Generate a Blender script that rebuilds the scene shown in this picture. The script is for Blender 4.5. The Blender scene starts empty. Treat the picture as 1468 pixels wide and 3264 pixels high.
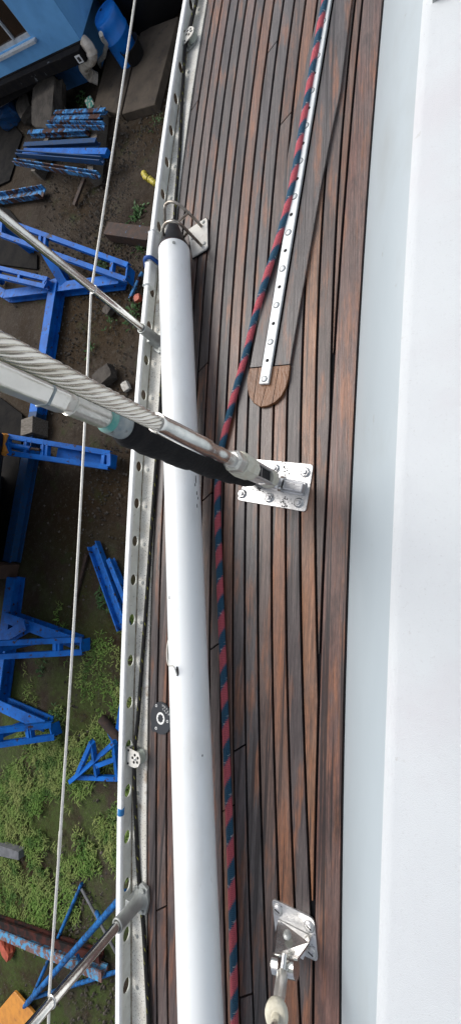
import bpy, math, random
import numpy as np
from mathutils import Vector, Matrix
R = math.radians
rnd = random.Random(7)
SC = bpy.context.scene
COL = SC.collection

# ------------------------------------------------------------------ camera, sky, sun, exposure
F, DECK, CAMH = 1200.0, 4.2, 1.3           # focal (px of the 1468x3264 photo), deck height over ground, camera over deck
_d = Vector((1377 - 734, -(1788 - 1632), -F)).normalized()      # straight down, seen in camera axes
_Z = -_d
_Y = (Vector((0, 1, 0)) - _Z * _Z.y).normalized()
_X = _Y.cross(_Z)
CM = Matrix((_X, _Y, _Z))                   # camera axes -> world
CAMP = Vector((0, 0, DECK + CAMH))
cam = bpy.data.cameras.new('camera')
cam.sensor_fit = 'VERTICAL'; cam.sensor_height = 36.0; cam.lens = 36.0 * F / 3264.0
cam.clip_start = 0.01; cam.clip_end = 2000
camo = bpy.data.objects.new('camera', cam)
camo.matrix_world = Matrix.Translation(CAMP) @ CM.to_4x4()
COL.objects.link(camo); SC.camera = camo

SUN_EL, SUN_AZ = 48.0, 298.0                # azimuth clockwise from +Y: light arrives from outboard (left)
w = bpy.data.worlds.new('World'); SC.world = w; w.use_nodes = True
nt = w.node_tree; nt.nodes.clear()
sky = nt.nodes.new('ShaderNodeTexSky'); sky.sky_type = 'NISHITA'; sky.sun_disc = False
sky.sun_elevation = R(SUN_EL); sky.sun_rotation = R(SUN_AZ); sky.air_density = 1.0; sky.dust_density = 4.0; sky.ozone_density = 1.0
hs = nt.nodes.new('ShaderNodeHueSaturation'); hs.inputs['Saturation'].default_value = 0.42
bg = nt.nodes.new('ShaderNodeBackground'); bg.inputs['Strength'].default_value = 0.110
wo = nt.nodes.new('ShaderNodeOutputWorld')
nt.links.new(sky.outputs[0], hs.inputs['Color']); nt.links.new(hs.outputs[0], bg.inputs[0]); nt.links.new(bg.outputs[0], wo.inputs[0])
sun = bpy.data.lights.new('sun', 'SUN'); sun.energy = 1.45; sun.angle = R(36); sun.color = (1.0, 0.97, 0.93)
suno = bpy.data.objects.new('sun', sun); COL.objects.link(suno)
_s = Vector((math.sin(R(SUN_AZ)) * math.cos(R(SUN_EL)), math.cos(R(SUN_AZ)) * math.cos(R(SUN_EL)), math.sin(R(SUN_EL))))
suno.rotation_euler = _s.to_track_quat('Z', 'Y').to_euler(); suno.location = (-6, 2, 14)
SC.view_settings.view_transform = 'Standard'; SC.view_settings.look = 'None'
SC.view_settings.gamma = 1.0; SC.view_settings.use_curve_mapping = False
SC.view_settings.exposure = 0.48

# ------------------------------------------------------------------ measuring helpers
def P(px, py, h=0.0):
    """point at height h over the deck that lies on the sight line of a photo pixel"""
    v = CM @ Vector((px - 734, -(py - 1632), -F))
    t = (h - CAMH) / v.z
    return Vector((v.x * t, v.y * t, DECK + h))
def G(px, py, h=0.0):
    return P(px, py, h - DECK)
def Q(p):
    v = CM.transposed() @ (Vector(p) - CAMP)
    return 734 + F * v.x / -v.z, 1632 - F * v.y / -v.z
def RAY(px, py, depth):
    v = CM @ Vector((px - 734, -(py - 1632), -F))
    return CAMP + v * (depth / F)

# ------------------------------------------------------------------ materials
MATS = {}
def mat(name, col, rough=0.5, metal=0.0, col2=None, scale=8.0, detail=4.0, lo=0.4, hi=0.6, spots=None, bump=0.0, bscale=60.0, spec=0.5, stretch=None, rough2=None, coat=0.0):
    if name in MATS: return MATS[name]
    m = bpy.data.materials.new(name); m.use_nodes = True; MATS[name] = m
    t = m.node_tree; b = t.nodes['Principled BSDF']
    b.inputs['Roughness'].default_value = rough; b.inputs['Metallic'].default_value = metal
    b.inputs['Specular IOR Level'].default_value = spec
    if coat: b.inputs['Coat Weight'].default_value = coat
    tc = t.nodes.new('ShaderNodeTexCoord'); src = tc.outputs['Object']
    mp = t.nodes.new('ShaderNodeMapping'); t.links.new(src, mp.inputs[0])
    if stretch: mp.inputs['Scale'].default_value = stretch
    oi = t.nodes.new('ShaderNodeObjectInfo')
    ad = t.nodes.new('ShaderNodeVectorMath'); ad.operation = 'ADD'
    sc = t.nodes.new('ShaderNodeVectorMath'); sc.operation = 'SCALE'; sc.inputs[0].default_value = (37, 53, 71)
    t.links.new(oi.outputs['Random'], sc.inputs['Scale'])
    t.links.new(mp.outputs[0], ad.inputs[0]); t.links.new(sc.outputs[0], ad.inputs[1])
    vec = ad.outputs[0]
    def noise(s, d):
        n = t.nodes.new('ShaderNodeTexNoise'); n.inputs['Scale'].default_value = s; n.inputs['Detail'].default_value = d
        n.inputs['Roughness'].default_value = 0.62
        t.links.new(vec, n.inputs['Vector']); return n.outputs['Fac']
    def ramp(fac, a, b_):
        r = t.nodes.new('ShaderNodeMapRange'); r.inputs['From Min'].default_value = a; r.inputs['From Max'].default_value = b_
        t.links.new(fac, r.inputs['Value']); return r.outputs[0]
    def mix(fac, a, b_):
        x = t.nodes.new('ShaderNodeMix'); x.data_type = 'RGBA'
        t.links.new(fac, x.inputs[0])
        for s, v in ((6, a), (7, b_)):
            if isinstance(v, tuple): x.inputs[s].default_value = (*v, 1)
            else: t.links.new(v, x.inputs[s])
        return x.outputs[2]
    cur = None
    c2 = col2 if col2 else tuple(c * 0.82 for c in col)
    f = ramp(noise(scale, detail), lo, hi)
    cur = mix(f, col, c2)
    if rough2 is not None:
        rr = t.nodes.new('ShaderNodeMapRange'); rr.inputs['To Min'].default_value = rough; rr.inputs['To Max'].default_value = rough2
        t.links.new(f, rr.inputs['Value']); t.links.new(rr.outputs[0], b.inputs['Roughness'])
    for sp in (spots or []):
        scol, ss, a, b_ = sp
        cur = mix(ramp(noise(ss, 5.0), a, b_), cur, scol)
    t.links.new(cur, b.inputs['Base Color'])
    if bump:
        bn = t.nodes.new('ShaderNodeBump'); bn.inputs['Strength'].default_value = bump; bn.inputs['Distance'].default_value = 0.02
        t.links.new(noise(bscale, 4.0), bn.inputs['Height']); t.links.new(bn.outputs[0], b.inputs['Normal'])
    return m

def teak_mat():
    m = bpy.data.materials.new('teak'); m.use_nodes = True; t = m.node_tree; b = t.nodes['Principled BSDF']
    N = t.nodes.new; L = t.links.new
    tc = N('ShaderNodeTexCoord'); oi = N('ShaderNodeObjectInfo')
    sc = N('ShaderNodeVectorMath'); sc.operation = 'SCALE'; sc.inputs[0].default_value = (3.1, 17.0, 5.0); L(oi.outputs['Random'], sc.inputs['Scale'])
    ad = N('ShaderNodeVectorMath'); ad.operation = 'ADD'; L(tc.outputs['Object'], ad.inputs[0]); L(sc.outputs[0], ad.inputs[1])
    def nz(scale3, s, d, dist=0.0):
        mp = N('ShaderNodeMapping'); mp.inputs['Scale'].default_value = scale3; L(ad.outputs[0], mp.inputs[0])
        n = N('ShaderNodeTexNoise'); n.inputs['Scale'].default_value = s; n.inputs['Detail'].default_value = d; n.inputs['Distortion'].default_value = dist
        n.inputs['Roughness'].default_value = 0.65
        L(mp.outputs[0], n.inputs['Vector']); return n.outputs['Fac']
    def mr(x, a, c, lo=0.0, hi=1.0):
        r = N('ShaderNodeMapRange'); r.inputs[1].default_value = a; r.inputs[2].default_value = c; r.inputs[3].default_value = lo; r.inputs[4].default_value = hi
        L(x, r.inputs[0]); return r.outputs[0]
    def mul(col, fac_sock):
        x = N('ShaderNodeVectorMath'); x.operation = 'SCALE'; L(col, x.inputs[0]); L(fac_sock, x.inputs['Scale']); return x.outputs[0]
    def mixc(fac, a, c):
        x = N('ShaderNodeMix'); x.data_type = 'RGBA'; L(fac, x.inputs[0])
        for s, v in ((6, a), (7, c)):
            if isinstance(v, tuple): x.inputs[s].default_value = (*v, 1)
            else: L(v, x.inputs[s])
        return x.outputs[2]
    base = oi.outputs['Color']
    patch = nz((1, 0.22, 1), 9.0, 3.0)                  # silvered weathered patches along the board
    c1 = mixc(mr(patch, 0.40, 0.76, 0, 0.85), base, (0.105, 0.088, 0.084))
    warm = nz((1.0, 0.14, 1), 26.0, 3.0)
    c2 = mixc(mr(warm, 0.52, 0.68, 0, 0.75), c1, (0.25, 0.100, 0.045))
    stain = nz((1, 0.3, 1), 13.0, 5.0)
    c2 = mixc(mr(stain, 0.55, 0.70, 0, 0.7), c2, (0.040, 0.028, 0.025))
    fine = nz((1, 0.022, 1), 210.0, 5.0, 0.4)           # long fibres
    c3 = mul(c2, mr(fine, 0.28, 0.74, 0.35, 1.6))
    crack = nz((1, 0.012, 1), 75.0, 2.0, 0.2)           # open grain lines
    c4 = mixc(mr(crack, 0.60, 0.65, 0, 0.85), c3, (0.018, 0.012, 0.011))
    pore = nz((1, 0.10, 1), 420.0, 2.0)
    c5 = mul(c4, mr(pore, 0.3, 0.7, 0.75, 1.22))
    L(c5, b.inputs['Base Color'])
    L(mr(patch, 0.35, 0.65, 0.30, 0.52), b.inputs['Roughness'])
    b.inputs['Specular IOR Level'].default_value = 0.5
    b.inputs['Coat Weight'].default_value = 0.42; b.inputs['Coat Roughness'].default_value = 0.38; b.inputs['Coat IOR'].default_value = 1.55
    bp = N('ShaderNodeBump'); bp.inputs['Strength'].default_value = 0.55; bp.inputs['Distance'].default_value = 0.004
    L(fine, bp.inputs['Height']); L(bp.outputs[0], b.inputs['Normal'])
    return m
TEAK = teak_mat()

def rope_mat(name, ca, cb, fleck, pitch, black=False):
    m = bpy.data.materials.new(name); m.use_nodes = True; t = m.node_tree; b = t.nodes['Principled BSDF']
    N = t.nodes.new; L = t.links.new
    b.inputs['Roughness'].default_value = 0.85
    uv = N('ShaderNodeUVMap'); uv.uv_map = 'UVMap'
    sp = N('ShaderNodeSeparateXYZ'); L(uv.outputs[0], sp.inputs[0])     # u round (0..1), v along (m)
    def math_(op, a, c=None):
        x = N('ShaderNodeMath'); x.operation = op
        for i, v in enumerate((a, c)):
            if v is None: continue
            if isinstance(v, (int, float)): x.inputs[i].default_value = v
            else: L(v, x.inputs[i])
        return x.outputs[0]
    u, v = sp.outputs[0], sp.outputs[1]
    def mixc(fac, a, c):
        x = N('ShaderNodeMix'); x.data_type = 'RGBA'; L(fac, x.inputs[0])
        for s, q in ((6, a), (7, c)):
            if isinstance(q, tuple): x.inputs[s].default_value = (*q, 1)
            else: L(q, x.inputs[s])
        return x.outputs[2]
    # braid: little lozenges
    w1 = math_('SINE', math_('MULTIPLY', math_('ADD', math_('MULTIPLY', v, 1 / 0.012), math_('MULTIPLY', u, 8)), 6.2832))
    w2 = math_('SINE', math_('MULTIPLY', math_('SUBTRACT', math_('MULTIPLY', v, 1 / 0.012), math_('MULTIPLY', u, 8)), 6.2832))
    weave = math_('MULTIPLY', w1, w2)
    ph = math_('ADD', math_('MULTIPLY', v, 1 / pitch), math_('MULTIPLY', math_('SINE', math_('MULTIPLY', u, 6.2832)), -0.17))
    ph = math_('ADD', ph, math_('MULTIPLY', weave, 0.07))
    fr = math_('FRACT', ph)
    band = math_('GREATER_THAN', fr, 0.5)
    c = mixc(band, ca, cb)
    if black:
        f1 = math_('GREATER_THAN', math_('FRACT', math_('ADD', math_('MULTIPLY', v, 1 / 0.05), math_('MULTIPLY', u, 2.0))), 0.88)
        f2 = math_('GREATER_THAN', math_('FRACT', math_('ADD', math_('MULTIPLY', u, 6.0), math_('MULTIPLY', v, 1 / 0.03))), 0.84)
        fl = math_('MULTIPLY', f1, f2)
    else:
        e = math_('LESS_THAN', math_('ABSOLUTE', math_('SUBTRACT', fr, 0.95)), 0.025)
        f2 = math_('GREATER_THAN', math_('FRACT', math_('MULTIPLY', v, 1 / 0.026)), 0.78)
        fl = math_('MULTIPLY', e, f2)
    c = mixc(fl, c, fleck)
    d = N('ShaderNodeVectorMath'); d.operation = 'SCALE'; L(c, d.inputs[0])
    L(math_('ADD', math_('MULTIPLY', weave, 0.28), 0.9), d.inputs['Scale'])
    L(d.outputs[0], b.inputs['Base Color'])
    bp = N('ShaderNodeBump'); bp.inputs['Strength'].default_value = 0.7; bp.inputs['Distance'].default_value = 0.002
    L(weave, bp.inputs['Height']); L(bp.outputs[0], b.inputs['Normal'])
    return m
ROPE = rope_mat('braided_rope', (0.56, 0.105, 0.135), (0.018, 0.090, 0.165), (0.50, 0.55, 0.55), 0.128)
CORD = rope_mat('black_cord', (0.008, 0.008, 0.009), (0.010, 0.010, 0.011), (0.62, 0.62, 0.06), 0.05, True)

caulk = mat('caulk', (0.004, 0.004, 0.006), 0.8, spec=0.15)
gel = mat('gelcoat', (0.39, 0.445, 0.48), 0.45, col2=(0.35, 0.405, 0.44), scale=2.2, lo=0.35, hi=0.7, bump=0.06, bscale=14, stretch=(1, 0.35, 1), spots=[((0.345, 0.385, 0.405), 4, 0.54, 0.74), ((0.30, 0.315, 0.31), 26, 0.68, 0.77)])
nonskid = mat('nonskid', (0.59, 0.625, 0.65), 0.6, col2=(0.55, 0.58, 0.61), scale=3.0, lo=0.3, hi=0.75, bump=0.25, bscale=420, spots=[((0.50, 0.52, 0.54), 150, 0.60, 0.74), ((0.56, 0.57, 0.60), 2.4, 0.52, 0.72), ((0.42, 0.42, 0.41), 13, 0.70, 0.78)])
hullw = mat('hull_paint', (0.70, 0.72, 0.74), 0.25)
railw = mat('rail_bead', (0.88, 0.90, 0.90), 0.35, col2=(0.82, 0.85, 0.85), scale=40)
railg = mat('rail_web', (0.76, 0.78, 0.73), 0.55, 0.0, col2=(0.67, 0.68, 0.63), scale=18, spots=[((0.16, 0.15, 0.13), 60, 0.63, 0.78)])
flange = mat('rail_flange', (0.80, 0.79, 0.73), 0.6, 0.0, col2=(0.68, 0.65, 0.57), scale=14, lo=0.42, hi=0.68, spots=[((0.06, 0.055, 0.05), 170, 0.58, 0.66), ((0.28, 0.16, 0.06), 9, 0.64, 0.8)])
steel = mat('stainless', (0.84, 0.83, 0.80), 0.20, 1.0, col2=(0.72, 0.71, 0.68), scale=30, spots=[((0.33, 0.30, 0.26), 22, 0.62, 0.8)], bump=0.04, bscale=30)
brushed = mat('brushed_steel', (0.70, 0.70, 0.70), 0.36, 0.85, col2=(0.58, 0.58, 0.58), scale=16, spots=[((0.10, 0.10, 0.11), 90, 0.62, 0.72)], bump=0.08, bscale=120)
cast = mat('cast_alloy', (0.42, 0.44, 0.43), 0.5, 0.45, col2=(0.34, 0.36, 0.35), scale=24, bump=0.1, bscale=90)
wire = mat('wire_steel', (0.86, 0.83, 0.76), 0.26, 0.9, col2=(0.70, 0.66, 0.58), scale=16, stretch=(1, 1, 0.25), spots=[((0.30, 0.17, 0.07), 9, 0.66, 0.82)])
screwm = mat('turnbuckle_steel', (0.86, 0.85, 0.80), 0.28, 0.7, col2=(0.74, 0.73, 0.68), scale=12, spots=[((0.40, 0.38, 0.33), 26, 0.6, 0.78)], bump=0.1, bscale=40)
tape = mat('cream_tape', (0.70, 0.68, 0.58), 0.65, col2=(0.60, 0.57, 0.46), scale=30, bump=0.25, bscale=70)
verdi = mat('verdigris', (0.42, 0.56, 0.52), 0.6, 0.2, col2=(0.12, 0.42, 0.38), scale=22, lo=0.42, hi=0.6)
galv = mat('dirty_galvanised', (0.40, 0.44, 0.45), 0.55, 0.4, col2=(0.22, 0.28, 0.32), scale=26, lo=0.4, hi=0.62, spots=[((0.10, 0.10, 0.10), 50, 0.6, 0.7)])
polew = mat('pole_paint', (0.90, 0.93, 0.94), 0.34, col2=(0.87, 0.91, 0.92), scale=5, spots=[((0.70, 0.72, 0.71), 30, 0.64, 0.78), ((0.79, 0.81, 0.80), 4, 0.52, 0.70)], stretch=(1, 0.4, 1), coat=0.3)
blackp = mat('black_plastic', (0.006, 0.006, 0.009), 0.45, spec=0.3, col2=(0.010, 0.010, 0.014), scale=20)
rubber = mat('black_rubber', (0.008, 0.008, 0.010), 0.75, bump=0.2, bscale=80)
neop = mat('black_cover', (0.006, 0.006, 0.008), 0.9, bump=0.3, bscale=60)
plate = mat('white_plate', (0.72, 0.71, 0.66), 0.45, col2=(0.55, 0.52, 0.46), scale=18, lo=0.45, hi=0.75, spots=[((0.25, 0.20, 0.15), 34, 0.62, 0.78)])
trackm = mat('track_alloy', (0.80, 0.83, 0.84), 0.38, 0.1, col2=(0.74, 0.77, 0.78), scale=20)
teakn = mat('new_teak', (0.22, 0.095, 0.036), 0.4, col2=(0.14, 0.062, 0.028), scale=14, lo=0.35, hi=0.65, stretch=(1, 0.35, 1), spots=[((0.30, 0.14, 0.045), 7, 0.56, 0.75)], bump=0.2, bscale=90)
capm = mat('cap_grey', (0.030, 0.034, 0.042), 0.5)
whitep = mat('white_paint', (0.78, 0.79, 0.78), 0.5)
bluetag = mat('blue_tape', (0.03, 0.22, 0.55), 0.5)
bluestrap = mat('blue_strap', (0.015, 0.09, 0.38), 0.7)
bluep = mat('blue_paint', (0.003, 0.135, 0.54), 0.6, col2=(0.006, 0.080, 0.33), scale=3.2, lo=0.38, hi=0.66, spec=0.18, bump=0.12, bscale=30, spots=[((0.045, 0.026, 0.018), 9, 0.60, 0.66), ((0.03, 0.028, 0.022), 2.3, 0.62, 0.78)])
blued = mat('blue_paint_dull_shaded', (0.008, 0.055, 0.17), 0.6, spec=0.2, col2=(0.010, 0.05, 0.13), scale=6, spots=[((0.05, 0.035, 0.028), 16, 0.56, 0.68)])
bluew = mat('blue_paint_worn', (0.06, 0.27, 0.60), 0.65, spec=0.2, col2=(0.014, 0.075, 0.20), scale=5, lo=0.42, hi=0.60, spots=[((0.060, 0.024, 0.018), 4, 0.50, 0.54), ((0.014, 0.010, 0.010), 14, 0.53, 0.60)], bump=0.25, bscale=60)
bluec = mat('blue_paint_chipped', (0.012, 0.15, 0.56), 0.6, spec=0.2, col2=(0.010, 0.10, 0.38), scale=6, spots=[((0.03, 0.02, 0.018), 9, 0.58, 0.64), ((0.16, 0.30, 0.50), 22, 0.64, 0.72)], bump=0.25, bscale=60)
rust = mat('rusty_steel', (0.055, 0.026, 0.016), 0.8, col2=(0.030, 0.018, 0.014), scale=9, spots=[((0.04, 0.17, 0.36), 14, 0.64, 0.70)], bump=0.3, bscale=70)
rustd = mat('rusty_bar', (0.05, 0.028, 0.02), 0.85, col2=(0.025, 0.017, 0.014), scale=14, bump=0.3, bscale=70)
pinkr = mat('primer_rail', (0.22, 0.13, 0.12), 0.7, spec=.2, col2=(0.14, 0.08, 0.07), scale=10, spots=[((0.09, 0.30, 0.52), 11, 0.47, 0.55), ((0.06, 0.03, 0.025), 30, 0.6, 0.7)], bump=0.3, bscale=60)
redr = mat('dark_red_rail', (0.06, 0.016, 0.012), 0.8, spec=.2, col2=(0.012, 0.010, 0.010), scale=6, lo=0.42, hi=0.58, bump=0.2, bscale=50)
orange = mat('orange_paint', (0.62, 0.26, 0.035), 0.55, col2=(0.50, 0.20, 0.03), scale=8, spots=[((0.09, 0.05, 0.03), 8, 0.63, 0.72)])
redo = mat('orange_red', (0.46, 0.09, 0.045), 0.6, col2=(0.32, 0.06, 0.03), scale=10)
wood = mat('old_timber', (0.16, 0.145, 0.125), 0.8, col2=(0.085, 0.07, 0.055), scale=6, stretch=(1, 6, 6), bump=0.3, bscale=30)
concrete = mat('concrete', (0.100, 0.078, 0.056), 0.85, col2=(0.060, 0.046, 0.033), scale=2.4, lo=0.4, hi=0.65, spots=[((0.035, 0.03, 0.026), 6, 0.58, 0.72), ((0.20, 0.18, 0.15), 26, 0.68, 0.78)], bump=0.3, bscale=20)
greyb = mat('grey_steel', (0.15, 0.155, 0.17), 0.7, spec=.2, col2=(0.11, 0.115, 0.125), scale=8)
stone = mat('block_stone', (0.075, 0.065, 0.055), 0.9, col2=(0.042, 0.036, 0.031), scale=5, bump=0.5, bscale=22)
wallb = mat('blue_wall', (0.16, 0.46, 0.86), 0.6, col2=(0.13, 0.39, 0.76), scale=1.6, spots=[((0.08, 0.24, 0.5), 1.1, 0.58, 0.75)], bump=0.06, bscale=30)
walld = mat('blue_plinth', (0.05, 0.20, 0.50), 0.6, col2=(0.035, 0.13, 0.34), scale=2.2, spots=[((0.03, 0.035, 0.04), 3, 0.6, 0.75)])  # deeper blue than the wall: shade of the recess put into the colour
darkst = mat('dark_beam', (0.006, 0.006, 0.008), 0.85, spec=0.1, col2=(0.011, 0.010, 0.010), scale=7, spots=[((0.13, 0.14, 0.15), 5, 0.66, 0.72)])
pvc = mat('grey_pipe', (0.62, 0.57, 0.50), 0.5, col2=(0.44, 0.39, 0.33), scale=9)
pvcw = mat('white_pipe', (0.72, 0.72, 0.67), 0.5, col2=(0.52, 0.50, 0.45), scale=10)
barrel = mat('barrel_blue', (0.010, 0.22, 0.78), 0.35, col2=(0.010, 0.18, 0.66), scale=4, bump=0.05, bscale=12)
tankb = mat('tank_black', (0.007, 0.007, 0.008), 0.55)
patchm = mat('black_patch', (0.006, 0.006, 0.007), 0.9, spec=0.1, col2=(0.014, 0.013, 0.012), scale=3, bump=0.4, bscale=8)
navy = mat('navy_hull', (0.004, 0.006, 0.012), 0.55, col2=(0.006, 0.008, 0.014), scale=3)
glass = mat('dark_glass', (0.020, 0.012, 0.008), 0.12, col2=(0.035, 0.018, 0.010), scale=1.5)
framew = mat('window_frame', (0.50, 0.55, 0.60), 0.45)
yellow = mat('yellow_plastic', (0.60, 0.50, 0.05), 0.5, col2=(0.30, 0.26, 0.04), scale=30)
paper = mat('white_paper', (0.62, 0.60, 0.55), 0.8, col2=(0.40, 0.38, 0.34), scale=20)
pebble = mat('gravel', (0.13, 0.115, 0.098), 0.9, spec=.2, col2=(0.040, 0.035, 0.030), scale=7, lo=0.35, hi=0.65)
leafm = mat('weed_leaf', (0.050, 0.13, 0.028), 0.55, col2=(0.032, 0.085, 0.02), scale=9)
grassm = mat('grass_blade', (0.12, 0.22, 0.045), 0.7, spec=0.15, col2=(0.23, 0.27, 0.09), scale=1.6, lo=0.38, hi=0.62, spots=[((0.045, 0.105, 0.022), 3.0, 0.50, 0.64), ((0.26, 0.23, 0.10), 14, 0.60, 0.72)])
rag = mat('teal_plastic', (0.05, 0.30, 0.24), 0.6, col2=(0.5, 0.52, 0.45), scale=14, lo=0.5, hi=0.55)

def ground_mat():
    m = bpy.data.materials.new('yard_soil'); m.use_nodes = True; t = m.node_tree; b = t.nodes['Principled BSDF']
    N = t.nodes.new; L = t.links.new
    g = N('ShaderNodeNewGeometry')
    def nz(s, d, r=0.6):
        n = N('ShaderNodeTexNoise'); n.inputs['Scale'].default_value = s; n.inputs['Detail'].default_value = d; n.inputs['Roughness'].default_value = r
        L(g.outputs['Position'], n.inputs['Vector']); return n.outputs['Fac']
    def mr(x, a, c, lo=0.0, hi=1.0):
        q = N('ShaderNodeMapRange'); q.inputs[1].default_value = a; q.inputs[2].default_value = c; q.inputs[3].default_value = lo; q.inputs[4].default_value = hi
        L(x, q.inputs[0]); return q.outputs[0]
    def mixc(fac, a, c):
        x = N('ShaderNodeMix'); x.data_type = 'RGBA'; L(fac, x.inputs[0])
        for s, q in ((6, a), (7, c)):
            if isinstance(q, tuple): x.inputs[s].default_value = (*q, 1)
            else: L(q, x.inputs[s])
        return x.outputs[2]
    def mulf(a, c):
        x = N('ShaderNodeMath'); x.operation = 'MULTIPLY'; L(a, x.inputs[0]); L(c, x.inputs[1]); return x.outputs[0]
    c = mixc(mr(nz(0.9, 5), 0.38, 0.62), (0.048, 0.037, 0.027), (0.024, 0.0165, 0.011))
    c = mixc(mr(nz(0.35, 3), 0.45, 0.62), c, (0.034, 0.0215, 0.010))                      # wet brown mud
    c = mixc(mr(nz(7.0, 5, 0.7), 0.52, 0.70, 0, 0.8), c, (0.062, 0.052, 0.042))           # dry crumbs
    sp = N('ShaderNodeSeparateXYZ'); L(g.outputs['Position'], sp.inputs[0])
    south = mr(sp.outputs[1], 0.5, -3.5)
    moss = mulf(mr(nz(1.3, 6, 0.65), 0.40, 0.56), south)
    c = mixc(mulf(moss, mr(nz(14, 4), 0.3, 0.6, 0.5, 1.0)), c, (0.050, 0.075, 0.018))
    c = mixc(mr(nz(1.7, 6, 0.7), 0.56, 0.68, 0, 0.6), c, (0.030, 0.044, 0.013))
    c = mixc(mr(nz(38, 3), 0.62, 0.72, 0, 0.7), c, (0.13, 0.12, 0.11))
    L(c, b.inputs['Base Color'])
    L(mr(nz(0.5, 3), 0.4, 0.62, 0.95, 0.75), b.inputs['Roughness']); b.inputs['Specular IOR Level'].default_value = 0.15
    bp = N('ShaderNodeBump'); bp.inputs['Strength'].default_value = 0.9; bp.inputs['Distance'].default_value = 0.05
    L(nz(9, 8, 0.7), bp.inputs['Height']); L(bp.outputs[0], b.inputs['Normal'])
    return m

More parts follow.
